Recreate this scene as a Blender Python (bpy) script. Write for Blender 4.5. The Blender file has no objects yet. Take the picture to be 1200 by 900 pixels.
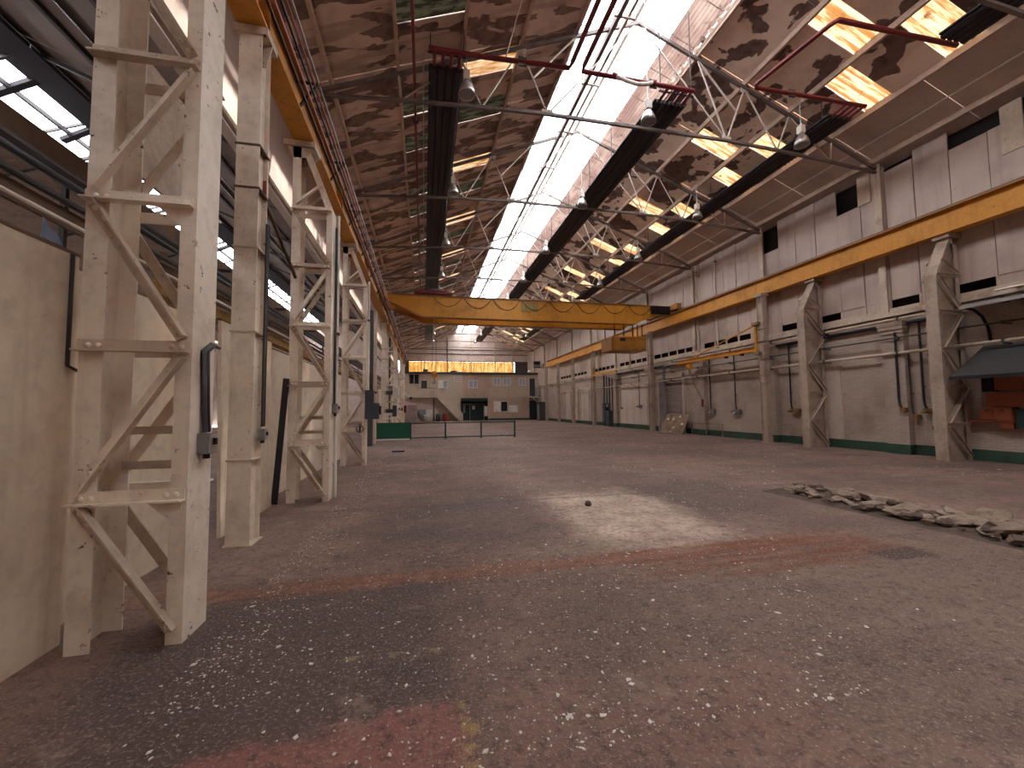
import bpy, bmesh, math, random
from mathutils import Vector, Matrix, noise

C = bpy.context.scene.collection
SC = bpy.context.scene
R = math.radians
random.seed(7)

# ------------------------------------------------------------------ camera
F_PX, YAW, PITCH, ROLL, EYE = 479.0, R(12.2), R(3.35), R(-0.61), 1.6
cam = bpy.data.cameras.new('camera'); cam.sensor_fit = 'HORIZONTAL'; cam.sensor_width = 36.0
cam.lens = 36.0 * F_PX / 1200.0; cam.clip_start = 0.05; cam.clip_end = 400
cam_o = bpy.data.objects.new('camera', cam); C.objects.link(cam_o)
fw = Vector((math.sin(YAW)*math.cos(PITCH), math.cos(YAW)*math.cos(PITCH), math.sin(PITCH)))
rt = Vector((math.cos(YAW), -math.sin(YAW), 0)); up = rt.cross(fw)
r2 = rt*math.cos(ROLL) + up*math.sin(ROLL); u2 = up*math.cos(ROLL) - rt*math.sin(ROLL)
M4 = Matrix((r2, u2, -fw)).transposed().to_4x4(); M4.translation = Vector((0, 0, EYE))
cam_o.matrix_world = M4
SC.camera = cam_o

# ------------------------------------------------------------------ world, sun, exposure
W = bpy.data.worlds.new('sky'); SC.world = W; W.use_nodes = True
wn = W.node_tree; bg = wn.nodes['Background']
bg.inputs[0].default_value = (0.965, 0.96, 1.0, 1); bg.inputs[1].default_value = 9.0
sun = bpy.data.lights.new('sun', 'SUN'); sun.energy = 30.0; sun.angle = R(1.0); sun.color = (1.0, 0.95, 0.89)
sun_o = bpy.data.objects.new('sun', sun); C.objects.link(sun_o)
# light comes from the +X side, through the ridge glazing on to the valley wall
sdir = Vector((-1.0, -0.12, -0.56)).normalized()
sun_o.rotation_euler = sdir.to_track_quat('-Z', 'Y').to_euler(); sun_o.location = (30, 10, 30)
SC.view_settings.view_transform = 'Standard'; SC.view_settings.look = 'None'
SC.view_settings.exposure = 0.52; SC.view_settings.gamma = 1.0; SC.view_settings.use_curve_mapping = False
cy = SC.cycles
cy.max_bounces = 12; cy.diffuse_bounces = 9; cy.glossy_bounces = 3; cy.transmission_bounces = 6; cy.transparent_max_bounces = 12
cy.sample_clamp_indirect = 6.0; cy.caustics_reflective = False; cy.caustics_refractive = False

# ------------------------------------------------------------------ mesh helpers
class MB:
    def __init__(s): s.v = []; s.f = []; s.sm = []
    def add(s, vs, fs, smooth=False):
        b = len(s.v); s.v += [tuple(v) for v in vs]
        for f in fs: s.f.append(tuple(b+i for i in f)); s.sm.append(smooth)
        return s
    def hexa(s, p):
        return s.add(p, [(0,3,2,1),(4,5,6,7),(0,1,5,4),(1,2,6,5),(2,3,7,6),(3,0,4,7)])
    def box(s, x0, x1, y0, y1, z0, z1):
        if x1 < x0: x0, x1 = x1, x0
        if y1 < y0: y0, y1 = y1, y0
        if z1 < z0: z0, z1 = z1, z0
        return s.hexa([(x0,y0,z0),(x1,y0,z0),(x1,y1,z0),(x0,y1,z0),(x0,y0,z1),(x1,y0,z1),(x1,y1,z1),(x0,y1,z1)])
    def bar(s, a, b, w, h, side=None):
        a = Vector(a); b = Vector(b); d = (b-a).normalized()
        if side is None:
            side = d.cross(Vector((0,0,1)))
            if side.length < 1e-3: side = Vector((1,0,0))
        side = Vector(side); side = (side - d*side.dot(d)).normalized(); u = side.cross(d)
        p = []
        for c in (a, b):
            for sx, sy in ((-1,-1),(1,-1),(1,1),(-1,1)): p.append(c + side*(sx*w/2) + u*(sy*h/2))
        return s.hexa(p)
    def tube(s, path, r, n=8, cap=True, closed=False):
        path = [Vector(p) for p in path]; m = len(path); rr = r if isinstance(r, (list, tuple)) else [r]*m
        ref = None; rings = []
        for i, p in enumerate(path):
            d = (path[min(i+1, m-1)] - path[max(i-1, 0)])
            d = d.normalized() if d.length > 1e-9 else Vector((0,0,1))
            if ref is None: ref = Vector((0,0,1)) if abs(d.z) < .9 else Vector((1,0,0))
            x = d.cross(ref)
            if x.length < 1e-4: x = d.orthogonal()
            x.normalize(); y = x.cross(d); ref = -y if False else ref
            rings.append([p + (x*math.cos(2*math.pi*k/n) + y*math.sin(2*math.pi*k/n))*rr[i] for k in range(n)])
        vs = [v for ring in rings for v in ring]
        fs = [(i*n+k, i*n+(k+1) % n, (i+1)*n+(k+1) % n, (i+1)*n+k) for i in range(m-1) for k in range(n)]
        s.add(vs, fs, True)
        if cap:
            s.add(rings[0], [tuple(range(n))]); s.add(rings[-1], [tuple(range(n))[::-1]])
        return s
    def lathe(s, prof, c, n=16, axis=None):
        c = Vector(c); q = Matrix.Identity(3) if axis is None else Vector(axis).to_track_quat('Z', 'Y').to_matrix()
        vs = [c + q @ Vector((r*math.cos(2*math.pi*k/n), r*math.sin(2*math.pi*k/n), z)) for r, z in prof for k in range(n)]
        fs = [(i*n+k, i*n+(k+1) % n, (i+1)*n+(k+1) % n, (i+1)*n+k) for i in range(len(prof)-1) for k in range(n)]
        return s.add(vs, fs, True)
    def prism(s, poly, a, vec):
        # poly: list of 3d points, extruded along vec
        n = len(poly); vec = Vector(vec)
        p = [Vector(x) for x in poly]; q = [x+vec for x in p]
        fs = [tuple(range(n))[::-1], tuple(range(n, 2*n))] + [(i, (i+1) % n, n+(i+1) % n, n+i) for i in range(n)]
        return s.add(p+q, fs)
    def angle(s, a, b, n, w, t, out, flip=1):
        # L section: flat leg (width w, thickness t) lies on a face with normal n, outstanding leg sticks along n
        a = Vector(a); b = Vector(b); n = Vector(n).normalized(); d = (b-a).normalized(); side = d.cross(n).normalized()*flip
        s.bar(a + n*(t/2), b + n*(t/2), w, t, side)
        o = side*(w/2 - t/2) + n*(out/2 + t)
        s.bar(a+o, b+o, t, out, side)
        return s
    def mesh(s, name, mat, org=(0,0,0)):
        me = bpy.data.meshes.new(name)
        o = Vector(org)
        me.from_pydata([tuple(Vector(v)-o) for v in s.v], [], s.f)
        me.polygons.foreach_set('use_smooth', s.sm)
        if mat: me.materials.append(mat)
        me.update()
        bm = bmesh.new(); bm.from_mesh(me); bmesh.ops.recalc_face_normals(bm, faces=bm.faces); bm.to_mesh(me); bm.free()
        return me

def wloc(o):
    p = Vector((0,0,0))
    while o is not None: p += o.location; o = o.parent
    return p
def put(name, mb, mat, parent=None, label=None, loc=None):
    org = wloc(parent) if parent else Vector(loc or (0,0,0))
    o = bpy.data.objects.new(name, mb.mesh(name, mat, org)); C.objects.link(o)
    if parent: o.parent = parent
    elif loc: o.location = loc
    if label: o['label'] = label
    return o
def tag(o, label, cat, group=None, kind='thing'):
    o['label'] = label; o['category'] = cat; o['kind'] = kind
    if group: o['group'] = group
    return o
def thing(name, label, cat, loc=(0,0,0), group=None):
    o = bpy.data.objects.new(name, None); C.objects.link(o); o.location = loc; o.empty_display_size = .1
    return tag(o, label, cat, group)
def struct(name, mb=None, mat=None, loc=None):
    if mb is None:
        o = bpy.data.objects.new(name, None); C.objects.link(o)
        if loc: o.location = loc
    else: o = put(name, mb, mat, None, None, loc)
    o['kind'] = 'structure'; return o
def copy_tree(o, parent=None, kids=None):
    if kids is None:
        kids = {}
        for x in list(C.objects):
            if x.parent: kids.setdefault(x.parent.name, []).append(x)
    c = o.copy(); C.objects.link(c); c.parent = parent
    for ch in kids.get(o.name, []): copy_tree(ch, c, kids)
    return c
def dup(o, loc, label, group=None):
    c = copy_tree(o); c.location = loc; c['label'] = label
    if group: c['group'] = group
    return c
ORD = ['first','second','third','fourth','fifth','sixth','seventh','eighth','ninth','tenth','eleventh','twelfth','thirteenth','fourteenth','fifteenth']

# ------------------------------------------------------------------ materials
def lin(r, g, b):
    f = lambda c: (c/255/12.92) if c/255 <= .04045 else ((c/255+.055)/1.055)**2.4
    return (f(r), f(g), f(b), 1)
class NT:
    def __init__(s, name):
        s.m = bpy.data.materials.new(name); s.m.use_nodes = True; s.t = s.m.node_tree; s.n = s.t.nodes; s.l = s.t.links
        s.b = s.n['Principled BSDF']; s.out = s.n['Material Output']
        s.pos = s.n.new('ShaderNodeNewGeometry').outputs['Position']
    def map(s, scale=(1,1,1), loc=(0,0,0), src=None):
        n = s.n.new('ShaderNodeMapping'); n.inputs['Scale'].default_value = scale; n.inputs['Location'].default_value = loc
        s.l.new(src or s.pos, n.inputs['Vector']); return n.outputs[0]
    def noise(s, scale, detail=4, rough=.55, vec=None, dist=0):
        n = s.n.new('ShaderNodeTexNoise'); n.inputs['Scale'].default_value = scale; n.inputs['Detail'].default_value = detail
        n.inputs['Roughness'].default_value = rough; n.inputs['Distortion'].default_value = dist
        s.l.new(vec or s.pos, n.inputs['Vector']); return n.outputs['Fac']
    def voro(s, scale, vec=None, feat='F1', out='Distance', rnd=1):
        n = s.n.new('ShaderNodeTexVoronoi'); n.feature = feat; n.inputs['Scale'].default_value = scale
        n.inputs['Randomness'].default_value = rnd
        s.l.new(vec or s.pos, n.inputs['Vector']); return n.outputs[out]
    def ramp(s, x, a, b, va=0., vb=1.):
        n = s.n.new('ShaderNodeMapRange'); n.clamp = True; n.interpolation_type = 'SMOOTHSTEP'
        for i, v in zip((1,2,3,4), (a,b,va,vb)): n.inputs[i].default_value = v
        s.l.new(x, n.inputs[0]); return n.outputs[0]
    def math(s, op, a, b=None):
        n = s.n.new('ShaderNodeMath'); n.operation = op
        for i, x in enumerate((a, b)):
            if x is None: continue
            if isinstance(x, (int, float)): n.inputs[i].default_value = x
            else: s.l.new(x, n.inputs[i])
        return n.outputs[0]
    def mix(s, fac, a, b, mode='MIX'):
        n = s.n.new('ShaderNodeMix'); n.data_type = 'RGBA'; n.blend_type = mode
        if isinstance(fac, (int, float)): n.inputs[0].default_value = fac
        else: s.l.new(fac, n.inputs[0])
        for i, x in ((6, a), (7, b)):
            if isinstance(x, tuple): n.inputs[i].default_value = x
            else: s.l.new(x, n.inputs[i])
        return n.outputs[2]
    def sep(s, src=None):
        n = s.n.new('ShaderNodeSeparateXYZ'); s.l.new(src or s.pos, n.inputs[0]); return n.outputs
    def comb(s, x, y, z):
        n = s.n.new('ShaderNodeCombineXYZ')
        for i, v in enumerate((x,y,z)):
            if isinstance(v, (int, float)): n.inputs[i].default_value = v
            else: s.l.new(v, n.inputs[i])
        return n.outputs[0]
    def bump(s, h, st=.2, d=.02):
        n = s.n.new('ShaderNodeBump'); n.inputs['Strength'].default_value = st; n.inputs['Distance'].default_value = d
        s.l.new(h, n.inputs['Height']); s.l.new(n.outputs[0], s.b.inputs['Normal'])
    def col(s, c):
        if isinstance(c, tuple): s.b.inputs['Base Color'].default_value = c
        else: s.l.new(c, s.b.inputs['Base Color'])
        return s
    def set(s, rough=.6, metal=0., spec=.4):
        s.b.inputs['Roughness'].default_value = rough; s.b.inputs['Metallic'].default_value = metal
        s.b.inputs['Specular IOR Level'].default_value = spec; return s

def paint(name, base, dirt, rust=None, amount=.5, rough=.55, scale=1.3, streak=0., bump=.15, spec=.4):
    t = NT(name)
    c = t.mix(t.ramp(t.noise(scale, 6, .65), .62-amount*.4, .82), base, dirt)
    c = t.mix(t.ramp(t.noise(scale*9, 3), .45, .8, 0, .35), c, dirt)
    if streak:
        c = t.mix(t.ramp(t.noise(1, 5, .6, t.map((7,7,.35))), .5, .78, 0, streak), c, dirt)
    if rust:
        c = t.mix(t.math('MULTIPLY', t.ramp(t.noise(13, 4, .7), .63, .68), t.ramp(t.noise(.9, 2), .38, .56)), c, rust)
    t.col(c).set(rough, 0, spec); t.bump(t.noise(60, 3), bump, .004)
    return t.m
def plain(name, c, rough=.5, metal=0., var=.25, scale=3.):
    t = NT(name); d = (c[0]*.55, c[1]*.52, c[2]*.5, 1)
    t.col(t.mix(t.ramp(t.noise(scale, 5, .6), .45, .8, 0, var*2), c, d)).set(rough, metal)
    t.bump(t.noise(70, 2), .08, .003); return t.m

CREAM = lin(206,188,176); CREAMD = lin(146,122,104); RUST = lin(86,48,30)
m_steel = paint('cream_steel_paint', lin(230,216,198), lin(176,156,138), RUST, .45, .5, 1.2, .35)
m_steel2 = paint('cream_steel_paint_worn', lin(200,182,162), lin(144,122,104), RUST, .5, .55, 1.6, .45)
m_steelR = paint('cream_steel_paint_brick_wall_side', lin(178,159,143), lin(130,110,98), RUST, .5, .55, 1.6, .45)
m_truss = paint('pale_truss_paint', lin(206,192,182), lin(150,134,126), lin(110,84,70), .5, .6, 2.5)
m_tie = paint('grimy_shaded_steel_paint', lin(122,111,108), lin(78,68,66), lin(74,54,48), .5, .6, 2.5)
m_yellow = paint('crane_yellow_paint', lin(206,142,48), lin(146,94,38), lin(90,52,26), .35, .45, 1.1, .45)
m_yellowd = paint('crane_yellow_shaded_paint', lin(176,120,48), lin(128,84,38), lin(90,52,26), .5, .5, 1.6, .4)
m_black = plain('soot_black_steel', lin(34,30,38), .55, 0, .3)
m_dark = plain('void_shade_colour', lin(30,27,28), .9, 0, .3)
m_red = paint('red_oxide_pipe', lin(122,38,44), lin(84,30,38), None, .5, .45, 2.5)
m_grey = plain('galvanised_grey', lin(140,140,142), .45, .4, .3)
m_greyd = plain('dark_grey_paint', lin(64,63,64), .55, 0, .3)
m_blue = plain('blue_grey_paint', lin(66,72,82), .5, 0, .3)
m_alu = plain('lamp_aluminium', lin(190,188,188), .35, .75, .2)
m_white = paint('white_paint', lin(225,218,208), lin(180,166,152), None, .4, .5, 2)
m_green = plain('green_sheet_paint', lin(20,84,62), .5, 0, .15)
m_greenb = paint('green_wall_band_paint', lin(52,80,66), lin(34,50,44), None, .5, .6, 3)
m_orange = paint('orange_switchgear_paint', lin(150,78,50), lin(112,58,40), lin(70,40,28), .3, .45, 3, .2)
m_brass = plain('brass_fitting', lin(150,116,70), .4, .6, .3)
m_rail = plain('runway_rail_steel', lin(110,92,78), .4, .5, .3)
m_copper = plain('conductor_bar_pinkish', lin(176,120,112), .4, .35, .25)
m_woodbrown = paint('brown_weathered_board', lin(104,84,68), lin(66,52,44), None, .5, .8, 2, .4)
m_insul = paint('yellow_brown_lagging', lin(150,116,64), lin(92,66,40), None, .5, .9, 6)
m_roofgrey = paint('grey_lining_board', lin(112,98,90), lin(88,74,68), None, .4, .8, 1.2)
m_adjdark = plain('tarred_boarding', lin(38,36,44), .8, 0, .3)
m_office = paint('office_cream_render', lin(186,168,148), lin(152,134,116), None, .4, .7, .8, .25)
m_officep = paint('office_pink_render', lin(182,156,138), lin(150,126,110), None, .4, .7, .8, .25)
m_endwall = paint('end_wall_pale_sheet', lin(206,186,176), lin(160,140,132), None, .45, .6, .7, .35)
m_doorwhite = paint('pale_door_board', lin(204,188,174), lin(168,148,134), None, .4, .6, .8, .3)
m_shutter = paint('mauve_grey_shutter', lin(152,132,128), lin(122,102,100), None, .45, .5, 1.2, .4)
m_darkgreen = plain('dark_green_joinery', lin(30,58,56), .5, 0, .2)
m_cardboard = paint('flaking_brown_board', lin(156,136,112), lin(96,68,52), None, .75, .9, 2.2)

# cladding on the valley side walls: pressed sheet, slightly glossy, dirt streaks
t = NT('cladding_sheet_paint')
c = t.mix(t.ramp(t.noise(.5, 5, .6), .4, .75), lin(188,168,156), lin(160,140,130))
c = t.mix(t.ramp(t.noise(1, 5, .6, t.map((1,3.5,.25))), .5, .75, 0, .4), c, lin(136,114,102))
c = t.mix(t.ramp(t.noise(8, 4, .7), .66, .72, 0, .8), c, lin(110,80,66))
t.col(c).set(.38, 0, .5); t.bump(t.noise(2.2, 2), .12, .05); m_clad = t.m

# painted brick
t = NT('painted_brickwork'); x, y, z = t.sep()
br = t.n.new('ShaderNodeTexBrick'); t.l.new(t.comb(y, z, 0), br.inputs['Vector'])
br.inputs['Scale'].default_value = 1.0; br.inputs['Brick Width'].default_value = .235; br.inputs['Row Height'].default_value = .076
br.inputs['Mortar Size'].default_value = .007; br.inputs['Color1'].default_value = (.9,.9,.9,1); br.inputs['Color2'].default_value = (1,1,1,1); br.inputs['Mortar'].default_value = (.72,.72,.72,1)
c = t.mix(t.ramp(t.noise(.6, 5, .6), .42, .75), lin(184,166,152), lin(154,134,120))
c = t.mix(t.ramp(t.noise(3, 5, .7), .6, .72, 0, .5), c, lin(136,108,90))
c = t.mix(1.0, c, br.outputs['Color'], 'MULTIPLY')
t.col(c).set(.65, 0, .35); t.bump(t.math('ADD', t.math('MULTIPLY', br.outputs['Fac'], -1.), t.math('MULTIPLY', t.noise(30, 3), .3)), .5, .008); m_brick = t.m

# asbestos lining sheet with peeling paint
def peel(name, keep, a, b, dark, rip):
    t = NT(name)
    n = t.noise(1.15, 3.5, .5, t.map((.6,1.7,.6) if rip else (1.1,.85,1)), .3)
    k = t.ramp(n, keep-.012, keep+.012)
    cream = t.mix(t.ramp(t.noise(2.2, 4), .4, .75), a, b)
    bare = t.mix(t.ramp(t.noise(4, 4), .4, .7), dark, (dark[0]*.6, dark[1]*.58, dark[2]*.6, 1))
    c = t.mix(k, cream, bare)
    if rip:
        w = t.ramp(t.noise(1, 3, .5, t.map((.3,2.6,.3))), .5, .62)
        c = t.mix(t.math('MULTIPLY', w, .45), c, bare)
    t.col(c).set(.8, 0, .25); t.bump(t.math('SUBTRACT', t.noise(9, 3), k), .25, .008); return t.m
m_roofR = peel('peeling_roof_lining', .535, lin(240,222,206), lin(222,202,186), lin(122,101,94), False)
m_roofL = peel('rippled_peeling_roof_lining', .52, lin(222,200,186), lin(196,175,161), lin(142,120,110), True)
m_apron = paint('grey_brown_eaves_lining', lin(196,178,168), lin(160,142,134), None, .5, .75, .7)
m_purlin = paint('brown_purlin_paint', lin(198,174,156), lin(152,128,114), None, .5, .7, 1.5)

# glazing: real see-through sheets that tint the daylight
def glaze(name, tint, trans, mottled=None, streakdir=(1,6,1), diff=.3, dcol=(1,1,1,1)):
    t = NT(name); t.n.remove(t.b)
    tr = t.n.new('ShaderNodeBsdfTransparent'); tl = t.n.new('ShaderNodeBsdfTranslucent'); mx = t.n.new('ShaderNodeMixShader')
    col = tint
    if mottled:
        col = t.mix(t.ramp(t.noise(1, 5, .65, t.map(streakdir)), .4, .6), tint, mottled[0])
        col = t.mix(t.ramp(t.noise(3.5, 5, .7), .55, .72), col, mottled[1])
    for s_ in (tr, tl):
        if isinstance(col, tuple): s_.inputs[0].default_value = col
        else: t.l.new(col, s_.inputs[0])
    mx.inputs[0].default_value = diff
    t.l.new(tr.outputs[0], mx.inputs[1]); t.l.new(tl.outputs[0], mx.inputs[2]); t.l.new(mx.outputs[0], t.out.inputs[0]); return t.m
m_glass = glaze('skylight_wired_glass', (.78,.80,.80,1), None, ((.66,.67,.68,1),(.5,.48,.46,1)), (1,.4,1), .35)
m_upstand = glaze('translucent_upstand', (.22,.19,.175,1), None, ((.17,.135,.125,1),(.1,.08,.07,1)), (1,.3,1), .8)  # rendered upstand, made translucent so it shows bright from below
m_amber = glaze('amber_corrugated_sheet', (.11,.078,.044,1), None, ((.05,.021,.006,1),(.022,.008,.0025,1)), (.7,7,.7), .93)
m_amberd = glaze('amber_gable_sheet', (.10,.07,.024,1), None, ((.07,.026,.003,1),(.13,.12,.07,1)), (4,1,.5), .5)
m_moss = glaze('mossy_corrugated_sheet', (.0046,.004,.0022,1), None, ((.0012,.001,.0006,1),(.0007,.0006,.0004,1)), (2,9,2), .93)
m_winglass = glaze('office_window_glass', (.5,.55,.62,1), None, None, (1,1,1), .05)
t = NT('pale_blue_reflection'); t.col(lin(160,166,182)).set(.15, 0, .6); m_paleblue = t.m  # pale blue stands in for the reflections on the panes
t = NT('dark_window_glass'); t.col(lin(36,38,46)).set(.12, 0, .6); m_darkglass = t.m

# floor
t = NT('dusty_concrete_floor'); X, Y, Z = t.sep()
n1 = t.noise(.35, 6, .62); n2 = t.noise(1.7, 6, .65); n3 = t.noise(14, 5, .7)
c = t.mix(t.ramp(n1, .36, .66), lin(140,113,102), lin(106,84,77))
c = t.mix(t.ramp(n2, .45, .72, 0, .75), c, lin(98,81,73))
c = t.mix(t.ramp(t.noise(.8, 5, .6, t.map((.5,1.6,1))), .5, .72, 0, .6), c, lin(150,125,112))
def bell(v, c0, w, soft):  # 1 inside |v-c0|<w
    return t.ramp(t.math('ABSOLUTE', t.math('SUBTRACT', v, c0)), w, w+soft, 1., 0.)
wob = t.math('MULTIPLY', t.math('SUBTRACT', t.noise(1.1, 5, .65), .5), 1.6)
wob2 = t.math('MULTIPLY', t.math('SUBTRACT', t.noise(5, 4, .6), .5), .25)
Xw = t.math('ADD', X, wob); Yw = t.math('ADD', Y, wob); Ys = t.math('ADD', Y, wob2); Xs = t.math('ADD', X, wob2)
# grey-brown area nearest the lens, reaching to the rubble
c = t.mix(t.math('MULTIPLY', bell(Xw, 3.8, 2.4, 1.2), bell(Yw, 2.6, .9, .8)), c, t.mix(.45, c, lin(104,88,76)))
# oil-dark stain beside the first column
c = t.mix(t.math('MULTIPLY', t.math('MULTIPLY', bell(Xw, -.85, .75, .7), bell(Yw, 3.15, .75, .5)), .75), c, lin(72,60,60))
c = t.mix(t.math('MULTIPLY', t.math('MULTIPLY', bell(Xw, .5, .8, .7), bell(Yw, 6.2, .9, .9)), .55), c, lin(82,70,70))
c = t.mix(t.math('MULTIPLY', t.math('MULTIPLY', bell(Xw, 4.9, .9, .9), bell(Yw, 6.6, .9, .8)), .6), c, lin(84,70,68))
# pale dusty patch under the ridge glazing
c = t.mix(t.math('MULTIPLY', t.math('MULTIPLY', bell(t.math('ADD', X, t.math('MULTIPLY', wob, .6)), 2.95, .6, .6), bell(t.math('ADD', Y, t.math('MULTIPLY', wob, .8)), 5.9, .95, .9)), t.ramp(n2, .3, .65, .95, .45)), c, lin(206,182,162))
# terracotta strip across the floor, rustier toward the rubble
strip = t.math('MULTIPLY', bell(Ys, 4.1, .12, .08), bell(X, 1.2, 3.0, 1.2))
c = t.mix(t.math('MULTIPLY', strip, t.ramp(t.noise(1, 5, .7, t.map((1.2,7,1))), .35, .6, .3, .95)), c, lin(136,88,66))
rustm = t.math('MULTIPLY', t.math('MULTIPLY', bell(Xw, 3.6, 1.25, .7), bell(t.math('ADD', Y, t.math('MULTIPLY', wob, .35)), 3.88, .3, .25)), t.ramp(t.noise(1, 5, .65, t.map((.9,6,1))), .38, .62, .15, .95))
c = t.mix(rustm, c, lin(112,60,36))
c = t.mix(t.math('MULTIPLY', t.math('MULTIPLY', bell(Xs, 5.0, .25, .15), bell(Ys, 3.5, .11, .08)), .8), c, lin(58,46,46))
# red painted floor area and a yellow line at its edge
redm = t.math('MULTIPLY', t.math('MULTIPLY', bell(Xs, -.42, .62, .06), t.ramp(t.math('ADD', t.math('ADD', Y, t.math('MULTIPLY', X, -.08)), t.math('MULTIPLY', wob2, 1.4)), 2.3, 2.4, 1., 0.)), t.ramp(n2, .62, .75, 1., .3))
c = t.mix(t.math('MULTIPLY', redm, .8), c, lin(142,92,86))
c = t.mix(t.math('MULTIPLY', t.math('MULTIPLY', bell(Xw, 1.2, .7, .6), t.ramp(Yw, 2.2, 2.5, 1., 0.)), .45), c, lin(136,100,90))
yl = t.math('MULTIPLY', t.math('MULTIPLY', bell(Xs, .21, .028, .015), t.ramp(Ys, 2.33, 2.42, 1., 0.)), t.ramp(t.noise(9, 4, .7), .42, .6, .0, 1.))
c = t.mix(t.math('MULTIPLY', yl, .75), c, lin(164,138,88))
yl2 = t.math('MULTIPLY', t.math('MULTIPLY', bell(t.math('ADD', Y, t.math('MULTIPLY', X, .05)), 2.86, .02, .02), bell(X, -.1, .35, .1)), t.ramp(t.noise(7, 4, .7), .5, .6, 0, .8))
c = t.mix(yl2, c, lin(160,140,110))
# slab joints
c = t.mix(t.math('MULTIPLY', bell(t.math('ADD', Y, t.math('MULTIPLY', wob2, .08)), 3.98, .006, .02), t.ramp(n2, .4, .6, .0, .6)), c, lin(66,52,48))
for jy in (7.0, 10.6, 14.2):
    c = t.mix(t.math('MULTIPLY', bell(t.math('ADD', Y, t.math('MULTIPLY', wob2, .3)), jy, .03, .03), .45), c, lin(84,68,64))
# fine flecks of fallen paint
v = t.voro(38); fl = t.math('MULTIPLY', t.ramp(v, .09, .13, 1., 0.), t.ramp(t.noise(1.3, 3), .45, .6))
c = t.mix(t.math('MULTIPLY', fl, .85), c, lin(196,186,178))
v = t.voro(70); fl = t.math('MULTIPLY', t.ramp(v, .12, .2, 1., 0.), t.ramp(t.noise(.7, 4), .38, .62))
c = t.mix(t.math('MULTIPLY', fl, .7), c, lin(190,178,168))
v = t.voro(6.5); fl = t.math('MULTIPLY', t.ramp(v, .04, .06, 1., 0.), t.ramp(t.noise(.5, 4), .42, .58))
c = t.mix(t.math('MULTIPLY', fl, .8), c, lin(190,180,172))
v = t.voro(22); fl = t.ramp(v, .05, .09, 1., 0.)
c = t.mix(t.math('MULTIPLY', fl, .7), c, lin(58,46,42))
v = t.voro(15); fl = t.math('MULTIPLY', t.ramp(v, .06, .09, 1., 0.), t.ramp(t.noise(.9, 3), .42, .6))
c = t.mix(t.math('MULTIPLY', fl, .9), c, lin(204,196,190))
c = t.mix(t.ramp(t.noise(5, 6, .75), .48, .68, 0, .5), c, lin(84,69,62))
c = t.mix(t.ramp(t.noise(3.2, 6, .72, t.map((1,1,1),(9,4,2))), .55, .72, 0, .45), c, lin(158,134,122))
c = t.mix(t.ramp(n3, .48, .7, 0, .75), c, lin(66,54,48))
c = t.mix(t.ramp(t.noise(45, 3, .7), .52, .66, 0, .6), c, lin(158,140,126))
t.col(c).set(.82, 0, .3); t.bump(t.math('ADD', t.math('MULTIPLY', n3, .8), t.math('ADD', n2, t.noise(45, 3, .7))), .6, .02); m_floor = t.m
m_stone = paint('broken_concrete', lin(146,128,112), lin(92,77,67), None, .65, .9, 7)
m_soil = paint('dark_crumbled_soil', lin(92,76,66), lin(56,46,42), None, .5, .95, 8)
m_chip = plain('fallen_paint_chip', lin(214,206,198), .7, 0, .15)
m_chipd = plain('fallen_brown_chip', lin(120,104,94), .8, 0, .3)

# ------------------------------------------------------------------ main dimensions
XR, ZE, ZR, XC = 15.13, 9.75, 13.3, 6.27       # right wall face, eave, ridge, ridge line
SL = (ZR-ZE)/(XR-XC)
XL = 2*XC-XR                                    # valley line on the other side (-2.59)
T0, TS, NT_ = 5.6, 4.92, 11                     # trusses
Y0, Y1 = 5.6-4*4.92, 58.8
def zr(x): return ZR - SL*abs(x-XC)
TY = [T0+TS*i for i in range(-3, NT_)]

# ------------------------------------------------------------------ floor
fl = MB()
nx, ny = 2, 2
fl.box(-20.5, 16.2, -24, 60, -.3, 0)
struct('floor', fl, m_floor)

# ------------------------------------------------------------------ roof: lining sheets, rooflights (pieces of the ceiling)
ceil = struct('ceiling')
def slope_slab(mb, xa, xb, ya, yb, th=.05):
    za, zb = zr(xa), zr(xb)
    return mb.hexa([(xa,ya,za),(xb,ya,zb),(xb,yb,zb),(xa,yb,za),(xa,ya,za+th),(xb,ya,zb+th),(xb,yb,zb+th),(xa,yb,za+th)])
def pane_mesh(xa, xb, w, mat, name, n=42, amp=.022):
    mb = MB(); pts = []
    for i in range(n+1):
        yy = w*i/n; d = amp*math.sin(2*math.pi*yy/.146)
        pts += [(xa, yy, zr(xa)+d+.03), (xb, yy, zr(xb)+d+.03)]
    mb.add(pts, [(2*i, 2*i+1, 2*i+3, 2*i+2) for i in range(n)], True)
    return mb.mesh(name, mat)
D = [1.98, 3.63, 5.28, 6.93, 8.9]
DE = {1: 9.45, -1: 9.8}      # eaves oversail the brick wall; the other slope runs on to the valley gutter
rowsR = {1: [(2.1,2.85,m_amber)], 2: [(1.05,1.85,m_amber),(3.1,3.85,m_amber)]}
rowsL = {1: [(.15,.95,m_amber),(2.0,2.85,m_moss)], 2: [(1.3,1.95,m_moss),(2.95,3.75,m_moss)]}
cache = {}
def roof_piece(name, key, make, loc):
    if key not in cache: cache[key] = make()
    o = bpy.data.objects.new(name, cache[key]); C.objects.link(o); o.parent = ceil; o.location = loc
    return o
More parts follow.
